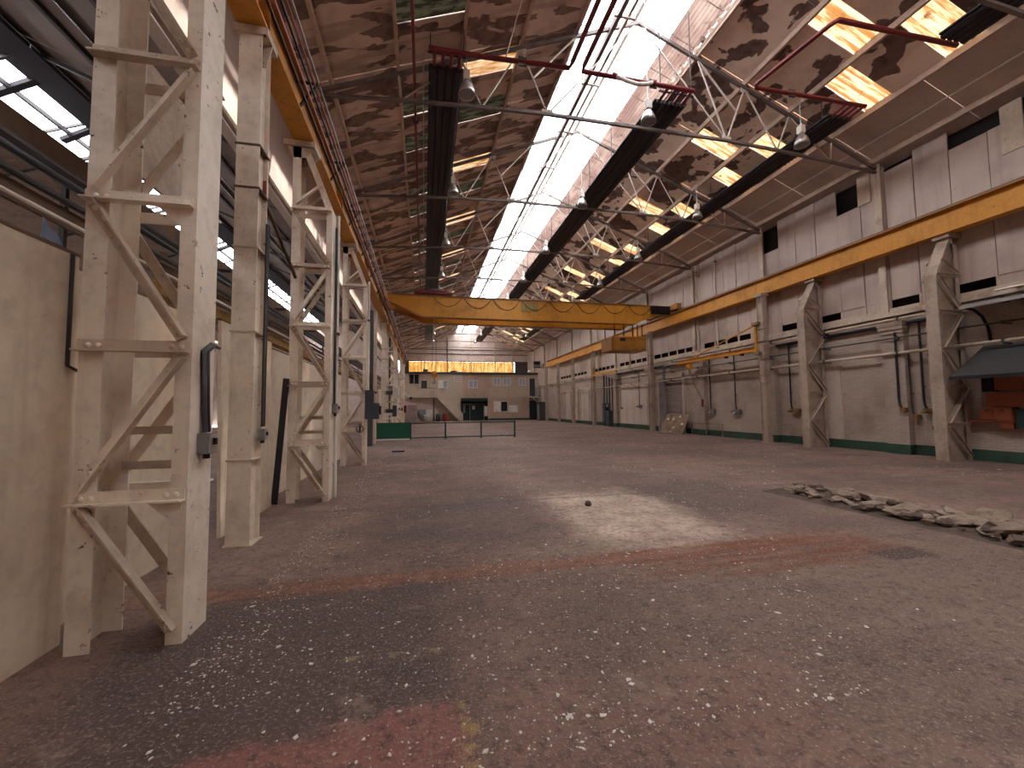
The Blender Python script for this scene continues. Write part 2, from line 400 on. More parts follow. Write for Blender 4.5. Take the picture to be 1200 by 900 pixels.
for bay in range(-4, NT_):
    yb = T0 + TS*bay; ye = yb+TS
    if bay == NT_-1: ye = Y1
    for sgn, rows, mat in ((1, rowsR, m_roofR), (-1, rowsL, m_roofL)):
        for r in range(4):
            xa, xb = XC+sgn*D[r], XC+sgn*(D[r+1] if r < 3 else DE[sgn])
            mm = m_apron if (r == 3 and sgn == 1) else mat
            cuts = rows.get(r, []) if -3 <= bay < NT_-1 else []
            if bay == NT_-1: cuts = []
            pos = 0.0; segs = []
            for a, b, pm in cuts:
                segs.append((pos, a)); pos = b
                k = ('p', sgn, r, round(b-a, 3), pm.name)
                roof_piece('rooflight_pane', k, lambda xa=xa, xb=xb, a=a, b=b, pm=pm: pane_mesh(xa, xb, b-a, pm, 'rooflight_pane'), (0, yb+a, 0))
            segs.append((pos, ye-yb))
            for a, b in segs:
                if b-a < .05: continue
                if r in (0, 3) and b-a > 3: parts = [(a, (a+b)/2), ((a+b)/2, b)]
                else: parts = [(a, b)]
                for p, q in parts:
                    k = ('s', sgn, r, round(q-p, 3))
                    def mk(xa=xa, xb=xb, w=q-p, mm=mm): 
                        return slope_slab(MB(), xa, xb, .006, w-.006).mesh('roof_sheet', mm)
                    roof_piece('roof_sheet', k, mk, (0, yb+p, 0))
# ridge glazing
sky = struct('window_1')
def glass_piece(name, key, mb_fn, mat, loc):
    k = ('g',)+key
    if k not in cache: cache[k] = mb_fn().mesh(name, mat)
    o = bpy.data.objects.new(name, cache[k]); C.objects.link(o); o.parent = sky; o.location = loc; return o
GW = TS/4
y = T0-4*TS
while y < Y1-.3:
    w = min(GW, Y1-y)
    kk = round(w, 2)
    glass_piece('glass_pane', ('l', kk), lambda: slope_slab(MB(), XC-1.9, XC, .02, w-.02, .012), m_glass, (0, y, .1))
    glass_piece('glass_pane', ('r', kk), lambda: slope_slab(MB(), XC, XC+1.1, .02, w-.02, .012), m_glass, (0, y, .1))
    glass_piece('glazing_bar', ('bl',), lambda: MB().bar((XC-1.9,0,zr(XC-1.9)+.08),(XC,0,zr(XC)+.08),.02,.03), m_truss, (0, y, 0))
    glass_piece('glazing_bar', ('br',), lambda: MB().bar((XC,0,zr(XC)+.08),(XC+1.95,0,zr(XC+1.95)+.08),.02,.03), m_truss, (0, y, 0))
    y += GW
for i in range(8):
    xa = XC+1.1+i*.105
    for k in range(0, 15):
        ya = T0+TS*(k-4)
        w = min(TS, Y1-ya)
        if w < .3: continue
        glass_piece('bright_upstand_strip', ('f', i, round(w,2)), lambda: slope_slab(MB(), xa+.004, xa+.103, .004, w-.004, .015), m_upstand, (0, ya, .07))  # upstand strips, brightness added by letting daylight through them
put('ridge_bar', MB().box(XC-.05, XC+.05, Y0, Y1, ZR+.05, ZR+.17), m_truss, sky)
put('edge_rail', MB().bar((XC+1.95, Y0, zr(XC+1.95)-.02), (XC+1.95, Y1, zr(XC+1.95)-.02), .05, .1), m_purlin, sky)
lipm = MB()
for i in range(int((Y1-Y0)/.34)):
    yy = Y0+.1+i*.34
    lipm.lathe([(.001,-.12),(.085,-.12),(.085,.12),(.001,.12)], (XC+1.99, yy, zr(XC+1.99)+.05), 8, (1,0,-SL))
o = put('corrugated_sheet_end', lipm, m_roofR, sky); o['kind'] = 'stuff'
gr = thing('gantry_rail', 'dark double walkway rail slung lengthwise under the bright ridge glazing', 'rail')
put('rail_bar', MB().box(5.3, 5.42, Y0, Y1, 12.55, 12.72), m_tie, gr)
put('rail_bar', MB().box(5.62, 5.70, Y0, Y1, 12.62, 12.76), m_truss, gr)
for i in range(26):
    yy = T0-3 + i*2.46
    if yy > Y1-1: break
    put('rail_bracket', MB().box(5.2, 5.85, yy-.03, yy+.03, 12.56, 12.62).bar((5.36,yy,12.7),(5.1,yy,zr(5.1)+.06),.03,.03), m_truss, gr)

# purlins
for sgn in (1, -1):
    for i, d in enumerate(D[:4]+[8.55]):
        x = XC+sgn*d
        p = put('purlin', MB().box(x-.04, x+.04, Y0, Y1-.02, zr(x)-.17, zr(x)-.01), m_purlin, None, None, (x, Y0, zr(x)))
        side = 'brick wall side' if sgn > 0 else 'laced column side'
        tag(p, 'brown roof purlin on the %s, %s one down from the ridge glazing' % (side, ORD[i]), 'purlin')

# ------------------------------------------------------------------ trusses
def make_truss(yt):
    root = thing('roof_truss', '', 'roof truss', (XC, yt, 9.4), None)
    tie = lambda x: 9.43 + .42*max(0, 1-((x-XC)/8.9)**2)**1.0 if abs(x-XC) < 8.9 else 9.43
    zf = lambda x: zr(x)-.22
    for sgn in (1, -1):
        put('rafter', MB().bar((XC, yt, zf(XC)), (XC+sgn*8.83, yt, zf(XC+sgn*8.83)), .08, .1), m_tie, root)  # darker paint puts the shade on the rafters into their colour
    xs = [XL+.08, -.5, 1.5, 3.3, 9.1, 11.0, 13.3, XR-.05]
    tm = MB()
    for a, b in zip(xs[:-1], xs[1:]): tm.bar((a, yt, tie(a)), (b, yt, tie(b)), .08, .075)
    put('tie_bar', tm, m_tie, root)
    for sgn in (1, -1):
        T = lambda d: Vector((XC+sgn*d, yt, zf(XC+sgn*d)-.02))
        B = lambda d: Vector((XC+sgn*d, yt, tie(XC+sgn*d)))
        for a, b in ((T(1.98),B(2.9)),(T(.1),B(2.9)),(T(3.63),B(2.9)),(T(3.63),B(4.75)),(T(5.28),B(4.75)),(T(5.28),B(6.85)),(T(6.93),B(6.85))):
            put('web_strut', MB().bar(a, b, .036, .036), m_truss, root)
        put('web_strut', MB().bar(T(1.98), B(2.9)*.45+T(3.63)*.55, .04, .04), m_truss, root)
        put('gusset_plate', MB().box(XC+sgn*2.9-.16, XC+sgn*2.9+.16, yt-.012, yt+.012, tie(XC+sgn*2.9)-.03, tie(XC+sgn*2.9)+.13), m_truss, root)
        put('gusset_plate', MB().box(XC+sgn*3.63-.14, XC+sgn*3.63+.14, yt-.012, yt+.012, zf(XC+sgn*3.63)-.15, zf(XC+sgn*3.63)+.05), m_truss, root)
    return root
tr0 = make_truss(T0)
tr0['label'] = 'steel roof truss passing overhead, cropped by the top edge of the photo'
for i in range(1, NT_):
    dup(tr0, (XC, T0+TS*i, 9.4), 'pale steel roof truss with thin webs, %s one in full view from the camera' % ORD[i-1])

# ------------------------------------------------------------------ wall_right
wr = struct('wall_right')
put('brick_face', MB().box(XR, XR+.35, Y0, Y1, 0, 4.6), m_brick, wr)
put('shade_backing', MB().box(XR+.3, XR+.4, Y0, Y1, 4.6, 10.2), m_dark, wr)  # near-black sheet stands in for the shade behind the cladding gaps
put('green_band', MB().box(XR-.012, XR, Y0, Y1, 0, .31), m_greenb, wr)
put('ledge', MB().box(XR-.14, XR+.3, Y0, Y1, 4.56, 4.62).box(XR-.14, XR-.12, Y0, Y1, 4.47, 4.56), m_steel2, wr)
put('ledge_channel', MB().box(XR-.06, XR+.3, Y0, Y1, 4.62, 4.74), m_steel2, wr)
# upper cladding, sheet by sheet
botgap = [(7.6,8.75),(9.5,10.02),(11.85,12.42),(14.2,14.76),(16.25,17.3),(17.6,18.3),(18.75,19.55),(20.8,24.5),(25.6,29.5),(30.8,34.6),(36,39.5),(41,44)]
topgap = [(7.6,8.2,9.05,9.35),(9.45,10.02,9.38,9.6),(11.2,11.78,8.62,9.6),(14.8,15.3,8.45,9.45)]
y = Y0; i = 0
rnd = random.Random(3)
while y < Y1-.05:
    w = min(.84 + rnd.uniform(-.05,.05), Y1-y)
    zb, zt = 5.02, 9.62 + rnd.uniform(-.04,.06)
    mid = y+w/2
    tg = [g for g in topgap if g[0]-.35 < mid < g[1]+.35 and min(g[1],y+w)-max(g[0],y) > .2]
    dx = rnd.uniform(-.012,.012)
    if tg: zt = tg[0][2]
    zs = 7.0 if i % 3 else 7.05
    mk = lambda za, zc: MB().box(XR-.01+dx, XR+.03+dx, y+.012, y+w-.012, za, zc)
    put('cladding_panel', mk(zb, zs-.01), m_clad, wr)
    put('cladding_panel', mk(zs+.01, zt), m_clad, wr)
    if not any(min(g[1], y+w)-max(g[0], y) > .3*w for g in botgap):
        put('sill_panel', MB().box(XR, XR+.03, y+.01, y+w-.01, 4.74, 5.02), m_clad, wr)
    else:
        put('gap_mullion', MB().box(XR-.01, XR+.04, y-.03, y+.05, 4.74, 5.04), m_steel2, wr)
    y += w; i += 1
# brick piers and posts
for k, yy in enumerate([0.5, 5.3, 10.3, 15.25, 19.85, 25.1, 30.3, 35.2, 40.1, 45, 50]):
    put('brick_pier', MB().box(XR-.22, XR, yy-.32, yy+.32, .31, 4.0), m_brick, wr)
    put('pier_green_foot', MB().box(XR-.235, XR, yy-.33, yy+.33, 0, .31), m_greenb, wr)
    put('pier_corbel', MB().box(XR-.3, XR, yy-.36, yy+.36, 4.0, 4.12).box(XR-.26, XR, yy-.34, yy+.34, 3.88, 4.0).box(XR-.32, XR, yy-.38, yy+.38, 4.12, 4.25), m_brick, wr)
for yy in TY:
    put('wall_post', MB().box(XR-.12, XR, yy-.05, yy+.05, 4.62, 9.7).box(XR-.14, XR-.11, yy-.11, yy+.11, 4.62, 9.7), m_steel2, wr)
# bird-stained box panels beside the posts
for yy, z0, z1 in ((11.0,8.6,9.7),(7.3,8.2,9.5),(20.0,8.8,9.6)):
    put('infill_board', MB().box(XR-.05, XR-.01, yy-.2, yy+.22, z0, z1), m_steel2, wr)

# ------------------------------------------------------------------ wall_end + gable
we = struct('wall_end')
x = -3.5; k = 0
while x < XR-.01:
    xb = min(x+2.95, XR)
    g = MB()
    zt = lambda q: max(zr(q), 9.0)+.1
    # above the amber strip
    if x < XC < xb:
        g.prism([(x+.004,Y1,8.35),(xb-.004,Y1,8.35),(xb-.004,Y1,zt(xb)),(XC,Y1,zt(XC)),(x+.004,Y1,zt(x))], None, (0,.12,0))
    else:
        g.prism([(x+.004,Y1,8.35),(xb-.004,Y1,8.35),(xb-.004,Y1,zt(xb)),(x+.004,Y1,zt(x))], None, (0,.12,0))
    put('gable_panel', g, m_endwall, we)
    put('lower_panel', MB().box(x+.02, xb-.02, Y1, Y1+.12, 0, 6.75), m_endwall, we)
    x = xb; k += 1
put('cover_sheet', MB().prism([(XL-1.2,Y1+.13,0),(XR+.3,Y1+.13,0),(XR+.3,Y1+.13,6.7),(XL-1.2,Y1+.13,6.7)], None, (0,.05,0)).prism([(XL-1.2,Y1+.13,8.4),(XR+.3,Y1+.13,8.4),(XR+.3,Y1+.13,10),(XC,Y1+.13,ZR+.3),(XL-1.2,Y1+.13,9.7)], None, (0,.05,0)), m_greyd, we)
put('dark_panel', MB().box(13.15, XR, Y1+.02, Y1+.1, 6.75, 8.35), m_greyd, we)
put('dark_panel', MB().box(XL-.3, -2.05, Y1+.02, Y1+.1, 6.75, 8.35), m_greyd, we)
for xx in (-2.55, .05, 3.27, 6.7, 10.2, 12.75):
    top = min(zr(xx)-.4, 13)
    put('gable_post', MB().box(xx-.06, xx+.06, Y1-.16, Y1, 6.2, top), m_greyd if xx in (3.27,-2.55) else m_steel2, we)
put('gable_rail', MB().box(XL, XR, Y1-.12, Y1-.02, 9.35, 9.45), m_greyd, we)
put('gable_rail', MB().box(XL, XR, Y1-.12, Y1-.02, 10.0, 10.08), m_greyd, we)
put('gable_rail', MB().box(XL, XR, Y1-.14, Y1, 8.3, 8.4), m_greyd, we)
put('gable_rail', MB().box(XL, XR, Y1-.14, Y1, 6.68, 6.78), m_greyd, we)
gw = struct('window_2')
for i in range(16):
    xa = -2.05 + i*.947; xb = min(xa+.947, 13.1)
    if xb <= xa: break
    pm = MB(); n = 30
    pts = []
    for j in range(n+1):
        xx = xa+(xb-xa)*j/n; d = .03*math.sin(2*math.pi*xx/.155)
        pts += [(xx, Y1+.05+d, 6.78), (xx, Y1+.05+d, 8.3)]
    pm.add(pts, [(2*j, 2*j+1, 2*j+3, 2*j+2) for j in range(n)], True)
    put('amber_pane', pm, m_amberd, gw)
# wall behind the camera
wb = struct('wall_back')
put('brick_face', MB().box(XL-1.2, XR+.35, Y0-.3, Y0, 0, 8.4), m_brick, wb)
put('gable_sheet', MB().prism([(XL-1.2,Y0,8.4),(XR,Y0,8.4),(XR,Y0,9.9),(XC,Y0,ZR+.25),(XL-1.2,Y0,9.5)], None, (0,-.15,0)), m_endwall, wb)

# ------------------------------------------------------------------ valley wall above the laced columns + adjoining hall
VX = -3.45
vw = struct('wall_left')
y = Y0; i = 0
while y < Y1-.05:
    w = min(.8, Y1-y)
    put('cladding_panel', MB().box(VX-.03, VX, y+.006, y+w-.006, 6.88, 9.5), m_clad, vw)
    y += w
put('eaves_beam', MB().box(VX-.1, VX+.04, Y0, Y1, 6.62, 6.9), m_woodbrown, vw)
put('eaves_flange', MB().box(VX-.12, VX+.08, Y0, Y1, 6.59, 6.62), m_white, vw)
put('valley_gutter', MB().box(VX-.1, VX+.35, Y0, Y1, 9.28, 9.4), m_apron, vw)
# big blank panel hung behind the first column
put('hung_board', MB().box(-2.8, -2.76, 4.2, 5.4, 3.95, 5.2), m_steel2, vw)

ad = struct('roof_2')
AX = VX-8.86     # ridge of the adjoining hall
za = lambda x: ZR+.1 - SL*abs(x-AX)
def aslab(x0, x1, ya, yb, mat, name):
    mb = MB().hexa([(x0,ya,za(x0)),(x1,ya,za(x1)),(x1,yb,za(x1)),(x0,yb,za(x0)),(x0,ya,za(x0)+.06),(x1,ya,za(x1)+.06),(x1,yb,za(x1)+.06),(x0,yb,za(x0)+.06)])
    return put(name, mb, mat, ad)
for j in range(16):
    ya = Y0 + j*4.85; yb = min(ya+4.83, Y1)
    for x0, x1 in ((-5.6,VX-.05),(-7.8,-5.62),(-10.0,-7.82),(AX,-10.02)):
        aslab(x0, x1, ya, yb, m_roofgrey, 'roof_sheet')
    aslab(AX-.8, AX-.02, ya, yb, m_adjdark, 'ridge_sheet')
    aslab(AX-8.9, AX-2.2, ya, yb, m_woodbrown, 'roof_sheet')
for j in range(27):
    ya = 2 + j*2.1
    if ya > Y1: break
    put('glazing_bar', MB().bar((AX-.75,ya,za(AX-.75)),(AX-2.25,ya,za(AX-2.25)),.07,.1), m_greyd, ad)
put('glazing_purlin', MB().box(AX-1.55, AX-1.45, Y0, Y1, za(AX-1.5)-.18, za(AX-1.5)-.02), m_greyd, ad)
put('ridge_lining', MB().box(AX-.85, AX+.3, Y0, Y1, za(AX-.85)-.12, za(AX-.85)+.02), m_adjdark, ad)
for j in range(10):
    yy = T0+TS*j
    put('adjoining_truss', MB().bar((VX-.05,yy,za(VX)-.2),(AX,yy,za(AX)-.2),.1,.12).bar((AX,yy,za(AX)-.2),(AX-8.8,yy,za(AX-8.8)-.2),.1,.12), m_greyd, ad)
for xx in (-5.6,-7.8,-10.0):
    put('adjoining_purlin', MB().box(xx-.05, xx+.05, Y0, Y1, za(xx)-.16, za(xx)-.01), m_greyd, ad)
for ya, xq in ((16.5,-2.2),(19.0,-1.9),(23.0,-2.2),(31.0,-2.2)):
    put('roof_timber', MB().bar((AX-.7,ya,za(AX-.7)-.12),(AX+xq,ya+.25,za(AX+xq)-.12),.22,.16), m_adjdark, ad)
struct('wall_far', MB().box(AX-9.1, AX-8.8, Y0, Y1, 0, 9.9), m_brick)
gpoly = lambda yy: [(AX-9,yy,0),(VX,yy,0),(VX,yy,za(VX)),(AX,yy,ZR+.1),(AX-9,yy,za(AX-9))]
aw = struct('wall_side_bay', MB().prism(gpoly(Y1), None, (0,.15,0)), m_endwall)
aw2 = struct('wall_side_bay_back', MB().prism(gpoly(Y0), None, (0,-.15,0)), m_endwall)

# ------------------------------------------------------------------ laced crane columns
NODES = [.04, 1.02, 2.06, 3.12, 4.18, 5.23]
def laced_column(label, xin, xout, y0, lod=0, dep=.32, capx=None, first_outer_low=False, m_steel=m_steel, m_steel2=m_steel2, web=False):
    s = 1 if xin > xout else -1              # +1: hall is on the +X side of the column
    root = thing('laced_column', label, 'column', ((xin+xout)/2, y0+dep/2, 0))
    y1 = y0+dep; zt = 6.36; ft = .014; fwid = .13
    # outer leg: channel, toes to the hall
    b = MB(); b.box(xout-.01, xout+.01, y0, y1, 0, zt)
    b.box(xout+s*.01, xout+s*fwid, y0, y0+ft, 0, zt); b.box(xout+s*.01, xout+s*fwid, y1-ft, y1, 0, zt)
    put('leg', b, m_steel, root)
    # hall-side leg
    b = MB(); b.box(xin-.01, xin+.01, y0, y1, 0, 5.25)
    b.box(xin-s*.01, xin-s*fwid*.72, y0, y0+ft, 0, 5.25); b.box(xin-s*.01, xin-s*fwid*.72, y1-ft, y1, 0, 5.25)
    put('leg', b, m_steel, root)
    if web: put('web_plate', MB().prism([(xin-s*.02,y0+.1,0),(xout,y0+.1,0),(xout,y0+.1,6.3),(xout+s*.2,y0+.1,6.3),(xin-s*.02,y0+.1,5.2)], None, (0,.015,0)), m_steel2, root)
    # raking head plate from the hall-side leg back to the cap
    xc = xout+s*.24
    b = MB()
    b.hexa([(xin,y0,5.25),(xin-s*.02,y0,5.25),(xin-s*.02,y1,5.25),(xin,y1,5.25),(xc,y0,zt),(xc-s*.02,y0,zt),(xc-s*.02,y1,zt),(xc,y1,zt)])
    b.bar((xin-s*.05,y0+.01,5.25),(xc-s*.05,y0+.01,zt),.1,.014,(1,0,0)); b.bar((xin-s*.05,y1-.01,5.25),(xc-s*.05,y1-.01,zt),.1,.014,(1,0,0))
    put('raking_plate', b, m_steel, root)
    b = MB(); xa, xb = xout-s*.16, xout+s*.36
    b.box(xa, xb, y0-.05, y1+.05, zt, zt+.1)
    for yy in (y0, y1-.015): b.prism([(xa+s*.05,yy,zt),(xb-s*.02,yy,zt),(xout+s*.2,yy,zt-.2),(xout,yy,zt-.2)], None, (0,.015,0))
    put('cap', b, m_steel2, root)
    riv = MB()
    def rivet(p, n):
        if lod == 0: riv.lathe([(.021,0),(.017,.009),(.008,.014),(.0005,.015)], p, 8, n)
    for face, (yf, n) in enumerate(((y0, (0,-1,0)), (y1, (0,1,0)))):
        N = Vector(n)
        for i, z in enumerate(NODES[1:]):
            b = MB().angle((xout-s*.012,yf,z),(xin-s*.0,yf,z), n, .085, .012, .06, 1)
            put('lacing_bar', b, m_steel2 if i % 2 else m_steel, root)
            if face == 0:
                for xx in (xout+s*.05, xout+s*.11, xin-s*.05, xin-s*.11): rivet(Vector((xx,yf,z))+N*.012, n)
        outer_low = first_outer_low
        for i in range(5):
            za_, zb_ = NODES[i]+.06, NODES[i+1]-.06
            # bay 0 falls from the outer leg to the hall-side foot
            if (i % 2 == 0) != outer_low: A, B = (xin-s*.05, yf, za_), (xout+s*.04, yf, zb_)
            else: A, B = (xout+s*.04, yf, za_), (xin-s*.05, yf, zb_)
            off = N*.004
            b = MB().angle(Vector(A)+off, Vector(B)+off, n, .075, .012, .055, 1)
            put('diagonal_bar', b, m_steel if i % 2 else m_steel2, root)
            if face == 0:
                d = (Vector(B)-Vector(A)).normalized()
                for e in (Vector(A)+d*.04, Vector(A)+d*.13, Vector(B)-d*.04, Vector(B)-d*.13): rivet(e+N*.017, n)
        # head diagonal
        b = MB().angle((xout+s*.05,yf,5.3),(xin-s*.2,yf,5.68), n, .06, .01, .045, 1)
        put('diagonal_bar', b, m_steel, root)
    for z in (1.02, 3.12):
        b = MB().prism([(xin-s*.02,y0-.004,z-.04),(xin-s*.24,y0-.004,z-.04),(xin-s*.1,y0-.004,z-.17),(xin-s*.02,y0-.004,z-.17)], None, (0,.01,0))
        put('gusset_plate', b, m_steel, root)
    for z in (1.46, 1.2): put('rung', MB().bar((xout+s*.1,y1-.03,z),(xin-s*.02,y1-.03,z),.02,.06), m_steel2, root)
    if lod == 0:
        r = put('rivet', riv, m_steel, root); r['kind'] = 'stuff'
    return root
XI, XO = -1.64, -2.30
LC = [(3.34,0,'tall cream riveted laced column closest to the camera, small grey switch box on it'),
      (7.78,0,'second cream laced column along the timber panels, with pipe down its hall side'),
      (12.45,1,'third cream laced column, dark grey switch cabinet hanging on it'),
      (26.6,1,'fourth laced column on the panel side, beyond the bridge crane'),
      (36.0,1,'fifth laced column on the panel side, far beyond the bridge crane')]
for yy, lod, lab in LC: laced_column(lab, XI, XO, yy, lod)
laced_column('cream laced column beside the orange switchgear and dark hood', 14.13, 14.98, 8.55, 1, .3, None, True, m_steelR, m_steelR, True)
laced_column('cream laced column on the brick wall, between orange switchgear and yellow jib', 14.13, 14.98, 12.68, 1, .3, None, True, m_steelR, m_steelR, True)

def plain_column(label, x, y, top=6.47, w=.3, d=.26, m_steel=m_steel, m_steel2=m_steel2):
    root = thing('plain_column', label, 'column', (x, y, 0))
    b = MB(); b.box(x-d/2, x+d/2, y-w/2, y-w/2+.018, 0, top).box(x-d/2, x+d/2, y+w/2-.018, y+w/2, 0, top).box(x+d/2-.07, x+d/2-.05, y-w/2+.018, y+w/2-.018, 0, top)
    b.box(x-d/2+.05, x-d/2+.07, y-w/2+.018, y+w/2-.018, 0, top)
    put('shaft', b, m_steel, root)
    b = MB().box(x-.2, x+.2, y-w/2-.03, y+w/2+.03, top-.12, top-.02)
    b.prism([(x-.2,y-.01,top-.12),(x+.2,y-.01,top-.12),(x+d/2,y-.01,top-.42),(x-d/2,y-.01,top-.42)], None, (0,.02,0))
    put('cap', b, m_steel2, root)
    for z in (1.0, 2.55, 3.6, 4.35, 4.9): put('band', MB().box(x-d/2-.012, x+d/2+.012, y-w/2-.012, y+w/2+.012, z, z+.02), m_woodbrown if z > 4 else m_steel2, root)
    b = MB().box(x-d/2-.03, x+d/2+.03, y-w/2-.03, y+w/2+.03, 0, .02)
    put('foot_plate', b, m_steel2, root)
    return root
PLF = ['plain cream steel stanchion between the first two laced columns',
       'plain stanchion on the panel side, right behind the green sheet barrier',
       'plain stanchion on the panel side, first one beyond the bridge crane',
       'plain stanchion on the panel side, second one beyond the bridge crane',
       'plain stanchion on the panel side, last one before the office']
for yy, lab in zip((5.62, 23.4, 32.4, 40.5, 45.5), PLF): plain_column(lab, -2.14, yy)
PRF = ['plain cream stanchion carrying the yellow wall jib crane','plain stanchion beside the bent silver pipe on the brick wall',
       'plain stanchion beside the blue-grey pipework on the brick wall','plain stanchion between the pale panelled doors on the brick wall',
       'plain stanchion on the brick wall, last but one before the office','last plain stanchion at the office end of the yellow runway']
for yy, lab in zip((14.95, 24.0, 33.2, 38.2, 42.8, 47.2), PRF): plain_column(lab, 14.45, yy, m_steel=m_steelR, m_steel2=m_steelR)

# ------------------------------------------------------------------ runway beams
def runway(label, x, y0, y1, hall, zb=6.47, zt=7.18):
    root = thing('crane_runway', label, 'crane beam', (x, y0, zb))
    put('bottom_flange', MB().box(x-.17, x+.17, y0, y1, zb, zb+.035), m_yellow, root)
    put('web', MB().box(x-.01, x+.01, y0, y1, zb+.035, zt-.03), m_yellow, root)
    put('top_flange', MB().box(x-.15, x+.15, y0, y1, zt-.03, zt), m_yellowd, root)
    put('rail', MB().box(x-.035, x+.035, y0, y1, zt, zt+.09), m_rail, root)
    return root
rl = runway('yellow crane runway beam resting on the laced columns, with conductor bars', -2.13, Y0+.5, 47.6, 1)
for k, (xx, zz, mt) in enumerate(((-1.90, 6.66, m_black), (-1.87, 6.80, m_copper), (-1.83, 6.94, m_black), (-1.81, 7.08, m_copper), (-1.76, 7.14, m_alu))):
    put('conductor_bar', MB().box(xx-.014, xx+.014, Y0+.5, 47.4, zz-.02, zz+.02), mt, rl)
for k in range(22):
    yy = -2+k*2.3
    put('bar_hanger', MB().bar((-2.12,yy,6.62),(-1.78,yy,7.12),.05,.03).box(-2.13,-1.74,yy-.02,yy+.02,7.13,7.16), m_black, rl)
for k in range(10):
    yy = T0-4.9+k*4.92
    put('web_stiffener', MB().box(-2.28, -1.98, yy-.008, yy+.008, 6.5, 7.15), m_yellowd, rl)
rr = runway('long yellow crane runway beam along the brick wall', 14.72, Y0+.5, 47.6, -1)
for k in range(22):
    yy = -2+k*2.46
    put('web_stiffener', MB().box(14.73, 14.88, yy-.008, yy+.008, 6.5, 7.15), m_yellowd, rr)
for k in range(5):
    yy = 6+k*9.7
    put('splice_plate', MB().box(14.695, 14.71, yy-.2, yy+.2, 6.6, 7.05), m_yellow, rr)

# ------------------------------------------------------------------ bridge crane
cr = thing('bridge_crane', 'yellow double-girder bridge crane spanning the whole hall', 'crane', (XC, 22.9, 7.27))
def girder(y, dz=0):
    xa, xb = -1.9, 14.5; za_, zb_, zt_ = 7.3+dz, 6.5+dz, 7.62+dz
    poly = [(xa,za_),(-.05,zb_),(12.3,zb_),(13.2,za_-.3),(xb,za_),(xb,zt_),(xa,zt_)]
    b = MB().prism([(px, y-.16, pz) for px, pz in poly], None, (0,.32,0))
    g = put('girder', b, m_yellow, cr)
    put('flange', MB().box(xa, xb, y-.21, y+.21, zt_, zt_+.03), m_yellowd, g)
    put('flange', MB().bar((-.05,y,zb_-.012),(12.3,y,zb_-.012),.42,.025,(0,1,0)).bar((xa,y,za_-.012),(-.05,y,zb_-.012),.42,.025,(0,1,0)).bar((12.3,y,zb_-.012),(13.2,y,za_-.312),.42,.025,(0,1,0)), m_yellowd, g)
    return g
g1 = girder(22.1, 0); g2 = girder(23.7, 0)
for x in (-2.13, 14.72):
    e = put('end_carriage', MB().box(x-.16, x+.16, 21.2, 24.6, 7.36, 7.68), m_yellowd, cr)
    for yy in (21.5, 24.3):
        put('travel_wheel', MB().lathe([(.001,-.05),(.17,-.05),(.17,.05),(.001,.05)], (x, yy, 7.44), 16, (1,0,0)), m_black, e)
put('end_shade_box', MB().box(13.3, 14.5, 21.75, 21.93, 7.1, 7.6).box(13.6,14.3,21.6,21.8,7.2,7.5), m_black, cr)  # black boxes stand in for the shadow at the girder end
# festoon cable in loops
for k in range(8):
    x0 = .5 + k*1.62; fx = MB()
    pts = [(x0+1.5*q/10, 21.91, 7.56-.62*4*(q/10)*(1-q/10)*(.8+.05*(k % 3))) for q in range(11)]
    put('festoon_cable', fx.tube(pts, .016, 5), m_black, cr)
put('festoon_wire', MB().tube([(-1.6,21.9,7.6),(13.0,21.9,7.6)], .012, 5), m_greyd, cr)
put('worn_plate', MB().box(5.3, 6.3, 21.92, 21.945, 6.98, 7.52).box(5.32,6.28,21.915,21.925,6.97,7.0), plain('worn_olive_marking', lin(150,126,66), .6, 0, .5, 9.), cr)
tro = put('trolley', MB().box(-.5, 1.5, 21.9, 23.9, 7.74, 7.86).box(-.2, 1.2, 22.3, 23.4, 7.86, 8.05), m_red, cr)
put('hoist_drum', MB().lathe([(.001,-.5),(.2,-.5),(.2,.5),(.001,.5)], (.5, 22.9, 8.1), 16, (1,0,0)), m_greyd, tro)
hk = put('hook_block', MB().box(.42,.72,22.82,22.98,3.3,3.62).lathe([(.001,-.1),(.13,-.1),(.13,.1),(.001,.1)], (.57,22.9,3.55), 14, (0,1,0)), m_yellow, cr)
put('hook', MB().tube([(.57,22.9,3.3),(.57,22.9,3.16),(.63,22.9,3.06),(.58,22.9,2.97),(.5,22.9,3.02),(.48,22.9,3.08)], .025, 6), m_black, hk)
for xx in (.47,.67): put('hoist_rope', MB().tube([(xx,22.9,3.6),(xx,22.9,7.9)], .012, 5), m_greyd, cr)
cab = put('operator_cab', MB().box(10.9, 13.15, 22.2, 22.24, 5.0, 5.75).box(10.9, 10.94, 22.2, 23.7, 5.0, 5.75).box(13.11,13.15,22.2,23.7,5.0,5.75).box(10.9,13.15,23.66,23.7,5.0,5.75).box(10.9,13.15,22.2,23.7,4.96,5.02), m_yellowd, cr)
put('cab_rail', MB().box(10.88, 13.17, 22.17, 22.25, 5.74, 5.8), m_yellow, cab)
put('cab_notice', MB().box(11.4, 11.75, 22.185, 22.2, 5.5, 5.68), m_black, cab)
for xx, yy in ((11.1,22.3),(11.1,23.6),(12.3,22.3),(12.6,22.3),(12.9,22.3),(13.0,23.6),(11.7,22.3)):
    put('cab_hanger', MB().bar((xx,yy,5.7),(xx,yy,6.55),.05,.05), m_black, cab)
put('pendant_pipe', MB().tube([(13.0,22.0,7.0),(13.0,22.0,4.4)], .02, 6), m_alu, cr)

